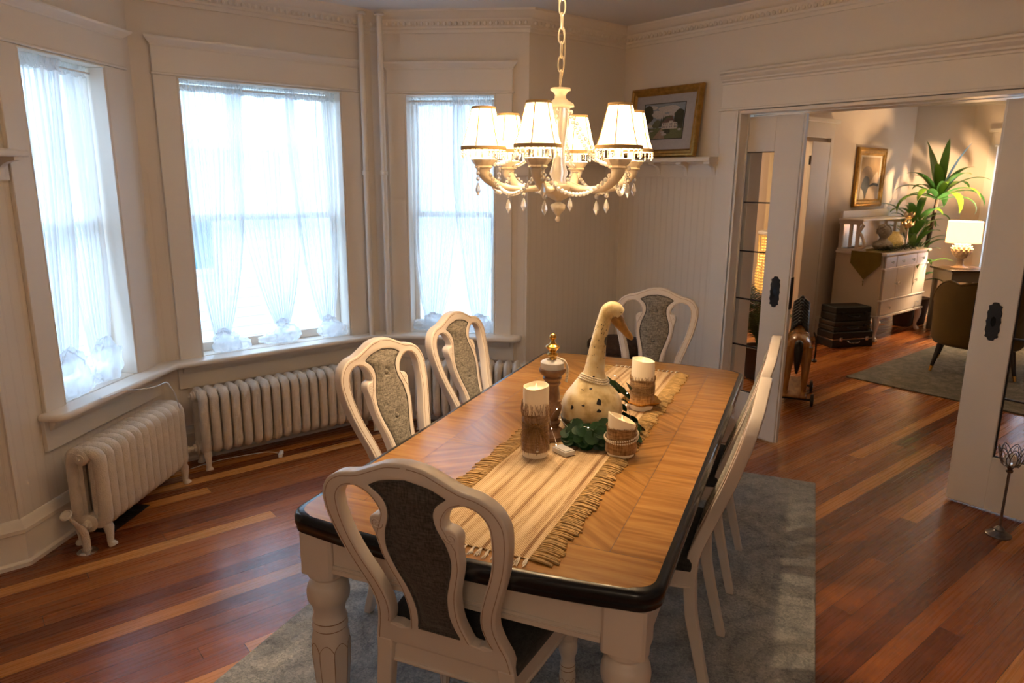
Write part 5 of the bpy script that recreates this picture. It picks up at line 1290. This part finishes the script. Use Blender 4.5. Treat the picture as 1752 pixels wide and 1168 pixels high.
for k in range(17): 
    az=k*2.4; frond(q,(.03*math.cos(az),.03*math.sin(az),.25),az,rs.uniform(1.2,1.52),rs.uniform(.62,.95)*(.5 if math.cos(az+.68)>.1 else 1),rs.uniform(.7,1.3),24,.006,.17,0,rs)
q.build('fronds',mat('palm_frond_green',(.07,.15,.03),.5,noise_s=6,var=.5),pm_,smooth=0)

# ---- rocking horse on wheels
M['hwood']=wood_mat('honey_horse_wood',(.20,.07,.015),(.42,.18,.04),(.60,.30,.08),0,.25,3,14,1.5)
M['mane']=mat('black_braided_mane',(.014,.012,.012),.4,bump=.6,bump_s=60)
hz=thing('toy_horse','wooden pull-along horse with black mane on a wheeled base behind the left door','toy horse',(5.21,2.785,0),math.radians(29))
q=MB(); bd=cr([(-.24,0,.44,.03),(-.21,0,.45,.075),(-.12,0,.45,.092),(0,0,.44,.090),(.12,0,.45,.088),(.20,0,.50,.070),(.26,0,.57,.052),(.30,0,.63,.044),(.33,0,.66,.046),(.38,0,.65,.040),(.43,0,.61,.030),(.455,0,.595,.022)],5)
q.tube([p[:3] for p in bd],[p[3] for p in bd],18,ref=(0,1,0)); 
for s_ in (-1,1): q.lathe([(.012,0),(.010,.02),(0,.045)],8,(.325,s_*.028,.695))
for (lx,sy) in ((-.18,-1),(-.18,1),(.16,-1),(.16,1)):
    q.tube(cr([(lx,sy*.055,.45),(lx-.01,sy*.062,.34),(lx+(.02 if lx>0 else -.03),sy*.065,.22),(lx,sy*.065,.11),(lx+.005,sy*.067,.095)],4),[.052,.048,.045,.043,.038,.034,.030,.028,.026,.023,.021,.020,.019,.020,.022,.024,.026][:17],12)
q.build('body','hwood',hz,smooth=60)
q=MB()
for i in range(9):
    t=i/8; x_=.14+.20*t; z_=.555+.17*t
    for s_ in (-1,1):
        q.tube([(x_,s_*.008,z_+.02),(x_-.02,s_*.050,z_-.01),(x_-.035,s_*.062,z_-.07)],[.013,.013,.008],6)
    q.ell((x_-.01,0,z_+.025),(.022,.020,.022),8,5)
q.build('mane','mane',hz,smooth=60)
q=MB(); q.tube(cr([(-.235,0,.50),(-.275,0,.47),(-.285,0,.36),(-.275,.0,.26)],4),[.018,.024,.028,.032,.034,.034,.032,.03,.028,.024,.018,.012,.008],8); q.build('tail','mane',hz,smooth=60)
q=MB(); q.box((-.30,-.085,.075),(.28,.085,.096)); q.build('base_board','hwood',hz,smooth=0,bevel=.006)
for x_ in (-.22,.20):
    q=MB(); q.tube([(x_,-.12,.048),(x_,.12,.048)],.008,8); q.box((x_-.014,-.09,.045),(x_+.014,-.07,.078)); q.box((x_-.014,.07,.045),(x_+.014,.09,.078)); q.build('axle','iron',hz,smooth=40)
    for s_ in (-1,1):
        q=MB(); q.lathe([(.012,-.014),(.030,-.010),(.047,-.010),(.048,.010),(.030,.010),(.012,.014)],20,(0,0,0),0,TR(x_,s_*.13,.048)@Matrix.Rotation(PI/2,4,'X')); q.build('wheel','mane',hz,smooth=40)
q=MB(); q.tube(cr([(.18,-.11,.50),(.16,-.13,.44),(.17,-.135,.34),(.16,-.13,.28)],4),.007,6); q.lathe([(.0,-.02),(.022,-.012),(.024,.0),(.0,.015)],10,(.16,-.13,.275)); q.build('stirrup','mane',hz,smooth=50)

# ---- suitcases
def suitcase(w_,d,h,loc,rot,m,label,clasps=True):
    t=thing('suitcase',label,'suitcase',loc,rot,'stacked vintage suitcases')
    q=MB(); q.box((0,0,0),(w_,d,h*.52)); q.build('case_bottom',m,t,smooth=0,bevel=.012,bseg=3)
    q=MB(); q.box((0,0,h*.535),(w_,d,h)); q.build('lid',m,t,smooth=0,bevel=.012,bseg=3)
    q=MB(); q.box((.004,.004,h*.51),(w_-.004,d-.004,h*.545)); q.build('metal_band','iron' if not clasps else 'chrome',t,smooth=0)
    for i,x_ in enumerate((w_*.16,w_*.80)):
        q=MB(); q.box((x_,-.008,h*.42),(x_+.035,0,h*.66)); q.box((x_+.006,-.013,h*.50),(x_+.029,-.006,h*.62)); q.build('clasp','chrome' if clasps else 'iron',t,smooth=0,bevel=.002)
    q=MB(); q.tube(cr([(w_*.36,0,h*.40),(w_*.37,-.022,h*.38),(w_*.42,-.034,h*.33),(w_*.58,-.034,h*.33),(w_*.63,-.022,h*.38),(w_*.64,0,h*.40)],4),.007,6); q.build('handle','iron' if not clasps else 'chrome',t,smooth=50)
    for x_ in (0,w_-.04):
        q=MB(); q.box((x_-.002,-.002,-.0),(x_+.042,.03,h*.25)); q.build('corner_guard','iron',t,smooth=0,bevel=.003)
    return t
cb=mat('black_suitcase',(.010,.010,.012),.35,bump=.2,bump_s=200); cm_=mat('worn_brown_suitcase',(.032,.021,.012),.6,noise_s=20,var=.4); ct=mat('dark_green_suitcase',(.009,.010,.009),.55,bump=.3,bump_s=150)
M['cb']=cb;M['cm']=cm_;M['ct']=ct
rt=math.radians(-25)
suitcase(.49,.26,.165,(7.10,3.43,0),rt,'cb','black suitcase with chrome clasps at the bottom of the stack by the sideboard')
suitcase(.45,.25,.105,(7.12,3.44,.166),rt,'cm','worn brown suitcase in the middle of the stack by the sideboard',False)
suitcase(.42,.25,.150,(7.14,3.445,.272),rt-.03,'ct','dark suitcase on top of the stack by the sideboard',False)

# ---- sideboard
sb=thing('sideboard','white antique sideboard with claw feet, drawers and a mirrored back shelf','sideboard',(7.72,3.80,0))
SW,SD=1.12,.53
q=MB(); q.box((0,-SD+.02,.27),(SW,0,.925)); q.build('carcass','bpaint',sb,smooth=0,bevel=.004)
q=MB(); q.box((-.02,-SD-.015,.925),(SW+.02,0,.955)); q.build('worktop','wpaint',sb,smooth=0,bevel=.006)
def front(name,x0,x1,z0,z1,knobs):
    q=MB(); q.box((x0,-SD,z0),(x1,-SD+.02,z1)); o=q.build(name,'wpaint',sb,smooth=0,bevel=.006)
    for kx,kz in knobs:
        p=MB(); p.lathe([(.006,0),(.005,.010),(.015,.018),(.016,.026),(.0,.032)],14,(0,0,0),0,TR(kx,-SD,kz)@Matrix.Rotation(PI/2,4,'X')); p.build('knob','crystal',o,smooth=40)
front('drawer',.03,.29,.795,.915,[(.16,.855)]); front('drawer',.30,.80,.795,.915,[(.42,.855),(.68,.855)]); front('drawer',.81,SW-.03,.795,.915,[(.94,.855)])
front('door',.03,.33,.455,.780,[(.305,.62)]); front('door',.34,.76,.455,.780,[(.37,.62)]); front('door',.77,SW-.03,.455,.780,[(.81,.62)])
front('drawer',.03,SW-.03,.290,.440,[(.20,.365),(SW-.20,.365)])
q=MB(); q.box((-.005,-SD-.006,.26),(SW+.005,0,.285)); q.box((-.004,-SD-.005,.44),(SW+.004,-SD+.03,.458)); q.box((-.004,-SD-.005,.78),(SW+.004,-SD+.03,.797)); q.build('moulding','wpaint',sb,smooth=0,bevel=.005)
for x_ in (.035,SW-.035):
    for y_ in (-SD+.04,-.05):
        q=MB(); sx=-1 if x_<.5 else 1; sy=-1 if y_<-.2 else 1
        q.tube(cr([(x_,y_,.27),(x_+sx*.012,y_+sy*.012,.22),(x_+sx*.008,y_+sy*.008,.15),(x_-sx*.004,y_,.09),(x_+sx*.002,y_+sy*.004,.045),(x_+sx*.008,y_+sy*.02*(1 if sy<0 else 0),.02)],3),[.040,.038,.036,.035,.034,.031,.028,.025,.022,.019,.018,.018,.020,.022,.027,.028],12)
        for k in (-1,0,1): q.ell((x_+sx*.008+k*.017,y_-.024,.016),(.012,.022,.016),8,5)
        q.build('claw_foot','wpaint',sb,smooth=60)
for x_ in (.0,SW-.045):
    q=MB(); q.box((x_,-.30,.955),(x_+.045,0,.975)); 
    for y_ in (-.045,-.225): q.box((x_+.008,y_,.975),(x_+.037,y_+.035,1.255))
    q.box((x_+.008,-.145,.99),(x_+.037,-.115,1.24)); q.box((x_+.004,-.25,1.235),(x_+.041,0,1.275))
    q.tube(cr([(x_+.022,-.225,.975),(x_+.022,-.285,1.01),(x_+.022,-.262,1.10),(x_+.022,-.225,1.16),(x_+.022,-.262,1.24)],5),.017,8)
    q.build('end_bracket','wpaint',sb,smooth=30,bevel=.003)
q=MB(); q.box((-.02,-.27,1.275),(SW+.02,.0,1.295)); q.build('upper_shelf','wpaint',sb,smooth=0,bevel=.006)
q=MB(); q.box((0,-.035,1.295),(SW,-.005,1.375)); q.build('gallery_back','wpaint',sb,smooth=0,bevel=.006)
q=MB(); q.box((.045,-.02,.975),(SW-.045,-.008,1.255)); q.build('mirror',mat('warm_tinted_mirror',(.62,.50,.38),.30,1),sb,smooth=0)  # warm tint and blur stand in for the reflected warm wall
# mustard scarf hanging over the near end
sfm=MB(); x0=-.024; top=.957
sfm.grid(lambda u,v:(-.02+.45*v if False else (x0+.0+ .50*(1-v)),-SD+.05+.30*u,top+.003+.001*math.sin(u*30)),10,6)
P5=[(-.50,top+.003),(-.18,top+.003),(-.18,.83),(-.34,.665),(-.50,.83)]
sfm.add([(x0-.003,y,z_) for y,z_ in P5]+[(x0+.001,y,z_) for y,z_ in P5],[(0,1,2,3,4),(9,8,7,6,5)]+[(i,5+i,5+(i+1)%5,(i+1)%5) for i in range(5)])
M['olive']=mat('olive_mustard_cloth',(.22,.155,.018),.8,noise_s=8,var=.25)
sf=thing('table_scarf','olive mustard scarf with a tassel hanging over the end of the sideboard','scarf',(7.72,3.80,0))
sfm.build('cloth','olive',sf,smooth=0)
q=MB(); q.tube([(x0-.003,-.34,.665),(x0-.004,-.34,.60)],[.003,.004],6); q.ell((x0-.004,-.34,.645),(.008,.008,.010),8,5); q.build('tassel','olive',sf,smooth=50)
# ornaments on the sideboard
ZS=.961
M['stone']=mat('pale_stone_bust',(.58,.50,.40),.8,noise_s=18,var=.3); M['greend']=mat('dark_pine_green',(.012,.035,.012),.7)
bu=thing('bust','pale stone cherub bust with curly hair on the sideboard','bust',(8.08,3.47,ZS),math.radians(-120))
q=MB(); q.lathe(cr([(.055,0),(.085,.02),(.098,.05),(.075,.085),(.042,.11),(.036,.14)],4),24,mod=lambda r,a,z:r*(1+.12*math.cos(2*a)*(-1))); q.build('shoulders','stone',bu,smooth=60)
q=MB(); q.ell((.006,0,.190),(.068,.062,.074),20,14); q.ell((.062,0,.178),(.012,.010,.012),8,6); q.ell((.045,.024,.168),(.022,.020,.018),10,6); q.ell((.045,-.024,.168),(.022,.020,.018),10,6); q.ell((.048,0,.146),(.018,.016,.012),8,6); q.build('head','stone',bu,smooth=60)
q=MB(); rs=random.Random(4)
for k in range(120):
    a=rs.uniform(.6,2*PI-.6); p_=rs.uniform(-.3,1.5); q.ell((.002+.067*math.cos(p_)*math.cos(a),.064*math.cos(p_)*math.sin(a),.198+.072*math.sin(p_)),(.015,.015,.013),6,4)
q.build('curly_hair','stone',bu,smooth=60)
vz=thing('mosaic_vase','round mirrored mosaic vase glowing amber on the sideboard','vase',(8.35,3.46,ZS))
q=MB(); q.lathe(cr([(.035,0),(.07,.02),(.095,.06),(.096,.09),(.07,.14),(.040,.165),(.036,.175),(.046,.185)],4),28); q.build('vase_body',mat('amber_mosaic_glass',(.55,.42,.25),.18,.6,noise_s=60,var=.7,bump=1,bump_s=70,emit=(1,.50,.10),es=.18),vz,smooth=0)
plight('vase_light',(0,0,.09),.0,(1,.6,.2),.02,vz)
fh=thing('flower_candle_holder','two-tier glass flower tealight holder glowing on the sideboard','candle holder',(8.55,3.42,ZS))
q=MB(); q.lathe([(.05,0),(.05,.008),(.012,.016),(.008,.03),(.008,.21),(.006,.215),(.006,.32)],18); q.build('stem','chrome',fh,smooth=40)
for zc,r_ in ((.22,.070),(.32,.062)):
    q=MB()
    for k in range(7):
        a=2*PI*k/7; T=TR(0,0,zc)@RZ(a)
        q.add([(.012,-.018,0),(.012,.018,0),(r_*.75,.028,.035),(r_,.0,.085),(r_*.75,-.028,.035)],[(0,1,2,3,4)],0,T)
    q.build('glass_petals',mat('amber_petal_glass',(.55,.40,.26),.1,trans=.6),fh,smooth=0,solid=.003)
    q=MB(); q.lathe([(.022,.008),(.024,.01),(.024,.040),(.018,.040),(.0,.036)],16,(0,0,zc)); tl=q.build('tealight',mat('glowing_tealight',(.9,.6,.2),.4,emit=(1,.48,.08),es=1.3),fh,smooth=40)
plight('tealight_glow',(0,0,.30),.5,(1,.6,.2),.02,fh)
gr=MB(); rs=random.Random(8)
for k in range(700):
    x_=rs.uniform(-.32,.34); y_=rs.gauss(0,.05); z_=abs(rs.gauss(0,.028)); a=rs.uniform(0,6.28); l=rs.uniform(.02,.045)
    gr.tube([(x_,y_,z_),(x_+l*math.cos(a),y_+l*math.sin(a)*.7,z_+rs.uniform(0,.02))],.0016,3)
tag(gr.build('pine_garland','greend',loc=(8.22,3.36,ZS+.002),smooth=0),'dark pine greenery lying along the front of the sideboard top','greenery',None,'stuff')
# framed picture above
p2=thing('framed_picture','upright gold-framed abstract picture on the parlour wall above the sideboard','picture',(8.10,YF-.004,1.405))
frame('gold_frame',.70,.655,.085,'fgold' if 'fgold' in M else 'gold',p2,.035)
q=MB(); q.box((.07,-.012,.07),(.63,-.004,.585),0)
def p2p(poly,m,l): q.add([(.08+x_*.54,-.0122-.0004*l,.08+z_*.495) for x_,z_ in poly],[tuple(range(len(poly)))],m)
p2p([(.08,.0),(.92,0),(.92,.95),(.08,.95)],1,1)
p2p([(x_,z_) for x_,z_ in cr([(.10,.60),(.30,.75),(.55,.70),(.65,.50),(.50,.38),(.40,.22),(.25,.25),(.12,.38)],4,True)],2,2)
p2p(cr([(.14,.30),(.28,.52),(.48,.48),(.52,.30),(.42,.10),(.36,.02),(.32,.10),(.22,.22)],4,True),3,3)
p2p(cr([(.42,.02),(.50,.30),(.70,.55),(.86,.62),(.90,.3),(.88,.02)],4,True),4,4); p2p([(.1,.0),(.30,.0),(.26,.18),(.14,.26)],5,4)
p2p(cr([(.50,.28),(.70,.32),(.90,.30),(.90,.36),(.70,.38),(.52,.33)],4,True),3,5)
q.build('abstract_art',[mat('art_mount',(.55,.46,.36),.6),mat('art_ochre',(.42,.27,.13),.6,noise_s=6,var=.4),mat('art_umber',(.22,.15,.10),.6),mat('art_slate',(.05,.055,.07),.6,noise_s=12,var=.5),mat('art_sand',(.48,.36,.26),.6),mat('art_ivory',(.66,.58,.48),.6)],p2,smooth=0)

# ---- side table, lamp, plants
stt=thing('side_table','dark-topped wooden side table under the lamp in the parlour corner','table',(9.06,2.98,0),math.radians(-42))
q=MB(); q.box((-.25,-.23,.715),(.25,.23,.738)); q.build('table_top',mat('dark_table_top',(.05,.03,.02),.3),stt,smooth=0,bevel=.006)
M['grayw']=mat('grey_washed_wood',(.20,.16,.12),.6)
q=MB(); q.box((-.22,-.20,.60),(.22,.20,.715)); q.build('apron','grayw',stt,smooth=0,bevel=.004)
for sx in (-1,1):
    for sy in (-1,1): q=MB(); q.box((sx*.195-.022,sy*.175-.022,0),(sx*.195+.022,sy*.175+.022,.62)); q.build('leg','grayw',stt,smooth=0,bevel=.004)
q=MB(); q.box((-.18,-.16,.20),(.18,.16,.22)); q.build('lower_shelf','grayw',stt,smooth=0)
lp=thing('table_lamp','artichoke-based table lamp with a lit drum shade in the parlour','lamp',(8.995,2.995,.739))
q=MB(); q.lathe([(.085,0),(.085,.012),(.055,.022),(.035,.04),(.028,.07),(.034,.095),(.026,.105),(.05,.125),(.085,.17),(.092,.205),(.075,.24),(.03,.265),(.012,.27),(.012,.30)],24); 
for j in range(6):
    n_=12; zz=.125+j*.024; rr=(.055,.076,.089,.092,.083,.062)[j]
    for k in range(n_):
        a=2*PI*(k+.5*(j%2))/n_; T=TR(0,0,zz)@RZ(a)@TR(rr,0,0)@Matrix.Rotation(.5,4,'Y'); q.ell((0,0,.012),(.006,.020,.024),7,5,0,T)
q.build('artichoke_base',mat('whitewashed_artichoke',(.55,.42,.32),.6,noise_s=30,var=.3),lp,smooth=60)
M['dshade']=shade_mat('lit_drum_shade',(.90,.74,.50),.50,.25)
q=MB(); q.lathe([(.172,.285),(.172,.30),(.168,.515),(.168,.525)],40); q.f=q.f[:-2]; q.m=q.m[:-2]; q.build('lamp_shade','dshade',lp,smooth=60,solid=.002)
q=MB(); q.lathe(cr([(.010,.30),(.016,.33),(.030,.37),(.026,.40),(0,.415)],3),14); q.build('bulb','bulb',lp,smooth=60)
plight('lamp_light',(0,0,.46),110,(1,.68,.38),.05,lp)
def blade(mb,base,az,el_,L_,droop,wd,m=0,seg=9,fold=.25):
    p=Vector(base); side=Vector((-math.sin(az),math.cos(az),0)); vs=[];fs=[]
    for i in range(seg+1):
        t=i/seg; e=el_-droop*t*t; up=Vector((-math.cos(az)*math.sin(e),-math.sin(az)*math.sin(e),math.cos(e)))
        w_=wd*(math.sin(PI*min(1,.12+.88*t))**.75)*(1 if t<.95 else .35)
        vs+=[p-side*w_+up*w_*fold,p,p+side*w_+up*w_*fold]
        p=p+Vector((math.cos(az)*math.cos(e),math.sin(az)*math.cos(e),math.sin(e)))*(L_/seg)
    for i in range(seg):
        a=i*3; fs+=[(a,a+1,a+4,a+3),(a+1,a+2,a+5,a+4)]
    mb.add(vs,fs,m)
def leafy(name): 
    m=bpy.data.materials.new(name); m.use_nodes=True; nt=m.node_tree; L=nt.links; b=nt.nodes['Principled BSDF']; o=nt.nodes['Material Output']
    b.inputs['Base Color'].default_value=(.020,.075,.022,1); b.inputs['Roughness'].default_value=.32
    t=nd(nt,'ShaderNodeBsdfTranslucent'); t.inputs[0].default_value=(.16,.30,.03,1); x=nd(nt,'ShaderNodeMixShader'); x.inputs[0].default_value=.30
    L.new(b.outputs[0],x.inputs[1]); L.new(t.outputs[0],x.inputs[2]); L.new(x.outputs[0],o.inputs[0]); return m
M['drac']=leafy('dracaena_leaf')
rs=random.Random(31)
dz=thing('dracaena_plant','tall dracaena with a crown of arching green leaves beside the lamp','plant',(9.22,3.50,0))
q=MB(); q.lathe([(.12,0),(.13,.01),(.16,.30),(.17,.32),(.155,.32),(.15,.29)],24); q.build('pot','terra',dz,smooth=40)
q=MB(); q.lathe([(.15,.285),(0,.295)],20); q.build('soil','soil',dz,smooth=40)
q=MB(); q.tube(cr([(0,0,.28),(-.02,-.03,.7),(-.07,-.09,1.1),(-.10,-.14,1.58)],5),[.028]*6+[.024]*5+[.021]*5,10); q.build('trunk',mat('ringed_trunk',(.05,.03,.02),.8,noise_s=30,var=.4,bump=.6,bump_s=50),dz,smooth=60)
q=MB()
for k in range(24):
    az=k*2.399; f=k/24; e=1.5-1.25*f**.6; blade(q,(-.10+.015*math.cos(az),-.14+.015*math.sin(az),1.48+.09*(1-f)),az,e,(.62 if k<4 else rs.uniform(.48,.62)*(.75 if math.sin(az+.6)>.4 else 1)),(.25 if k<4 else rs.uniform(1.9,2.9)*(.35+.65*f)),.050,0,11)
q.build('leaves','drac',dz,smooth=60)
d2=thing('leafy_floor_plant','lower leafy plant with broad dark leaves between sideboard and lamp table','plant',(8.98,3.52,0))
q=MB(); q.lathe([(.09,0),(.10,.01),(.12,.22),(.125,.24),(.11,.24)],20); q.f=q.f; q.build('pot','terra',d2,smooth=40)
q=MB()
for k in range(5):
    a=k*1.3; q.tube([(.02*math.cos(a),.02*math.sin(a),.2),(.05*math.cos(a),.05*math.sin(a),.5+.12*k)],.010,7)
q.build('stems',M['leaf'],d2,smooth=60)
q=MB()
for k in range(44):
    az=k*2.399; z_=.42+.90*(k/44); e=rs.uniform(.45,1.3); blade(q,(.05*math.cos(az)-.03,.05*math.sin(az)-.02,z_),az,e,rs.uniform(.34,.52),rs.uniform(1.2,2.4),.042)
q.build('leaves','drac',d2,smooth=60)

# ---- mustard armchair
ac=thing('velvet_armchair','mustard velvet scallop-backed armchair on the parlour rug, seen from behind','armchair',(6.96,2.10,.0115),math.radians(17))
RB=.37; cx0=.37
def shellpt(th_,z_,rr):
    return (cx0-rr*math.cos(th_)*1.02,rr*math.sin(th_)*1.0,z_)
def topz(th_):
    a=abs(th_); base=.80 if a<.75 else .80-.20*min(1,(a-.75)/.85)**1.2
    return base+.035*abs(math.cos(th_*3.2))
TM=1.75; NU=84
q=MB()
vs=[];fs=[]
for i in range(NU+1):
    th_=-TM+2*TM*i/NU; tz_=topz(th_)
    ro=RB+.010*math.sin(abs(th_)*0)
    ring=[(ro*.93,.235),(ro*.99,.27),(ro,.40),(ro*1.02,.60),(ro*1.04,tz_-.03),(ro*1.035,tz_-.008),(ro*1.0,tz_),(ro*.94,tz_-.006),(ro*.90,tz_-.03),(ro*.86,.60),(ro*.84,.40),(ro*.80,.30),(ro*.80,.235)]
    k_=len(ring)
    for j,(r_,z_) in enumerate(ring):
        if j>=7: r_-=.012*abs(math.cos(th_*4.2))*0; r_+= -.014*abs(math.sin(th_*8.4))*0-.012*abs(math.cos(th_*8))
        vs.append(shellpt(th_,z_,r_))
for i in range(NU):
    for j in range(k_): fs.append((i*k_+j,i*k_+(j+1)%k_,(i+1)*k_+(j+1)%k_,(i+1)*k_+j))
fs.append(tuple(range(k_))); fs.append(tuple(NU*k_+j for j in range(k_-1,-1,-1)))
q.add(vs,fs); bk=q.build('backrest','mustard',ac,smooth=60)
q=MB(); q.tube([shellpt(-TM+2*TM*i/NU,topz(-TM+2*TM*i/NU)-.004,RB*1.03) for i in range(NU+1)],.008,6); q.build('piping','mustard',bk,smooth=60)
q=MB(); q.lathe([(.27,.235),(.30,.25),(.305,.36),(.30,.42),(.28,.445),(.20,.455),(0,.458)],36,(cx0+.03,0,0)); q.build('seat_cushion','mustard',ac,smooth=60)
for lx,ly in ((.10,-.27),(.10,.27),(.58,-.25),(.58,.25)):
    dx=-.05 if lx<.3 else .05; dy=.04*(1 if ly>0 else -1)
    q=MB(); q.tube([(lx,ly,.245),(lx+dx,ly+dy,.045)],[.026,.015],12); lg=q.build('leg','blackleg',ac,smooth=50)
    q=MB(); q.tube([(lx+dx*1.0,ly+dy*1.0,.046),(lx+dx*1.22,ly+dy*1.22,0.001)],[.0155,.012],12); q.build('brass_tip','brass',lg,smooth=50)
q=MB(); q.box((6.12,-1.2,0),(8.9,2.80,.010)); tag(q.build('parlour_rug','rug2',smooth=0),'faded olive-grey patterned rug in the parlour','rug')
# fur throw on an ottoman, through the right door glass
ot=thing('ottoman','ottoman covered by a pale fur throw beyond the right door glass','ottoman',(9.15,2.02,0))
q=MB(); q.box((-.28,-.35,.10),(.28,.35,.60)); q.build('ottoman_body','mustard',ot,smooth=0,bevel=.03,bseg=3)
for sx in (-1,1):
    for sy in (-1,1): q=MB(); q.tube([(sx*.22,sy*.29,.11),(sx*.22,sy*.29,0)],.02,8); q.build('leg','blackleg',ot,smooth=40)
q=MB(); rs=random.Random(77); q.box((-.29,-.30,.602),(.29,.30,.64))
for k in range(2200):
    x_=rs.uniform(-.29,.29); y_=rs.uniform(-.32,.32); z_=.62 
    if rs.random()<.45: x_=-.292; z_=rs.uniform(.40,.64)
    q.tube([(x_,y_,z_),(x_-.012 if x_<-.29 else x_+rs.uniform(-.02,.02),y_+rs.uniform(-.02,.02),z_+(.035 if x_>-.29 else -.035))],.0018,3)
q.build('fur_throw',mat('pale_fur',(.55,.44,.34),.9),ot,smooth=0)
tg=thing('tealight','small lit tealight beyond the right door glass','candle',(8.83,2.08,.60)) if 0 else None

# added fill lights without fixtures, in the hall and behind the camera
plight('hall_fill_light',(6.3,4.9,2.45),45,(1,.72,.44),.12)
plight('room_fill_light',(-.9,-.7,2.40),18,(1,.76,.52),.25)
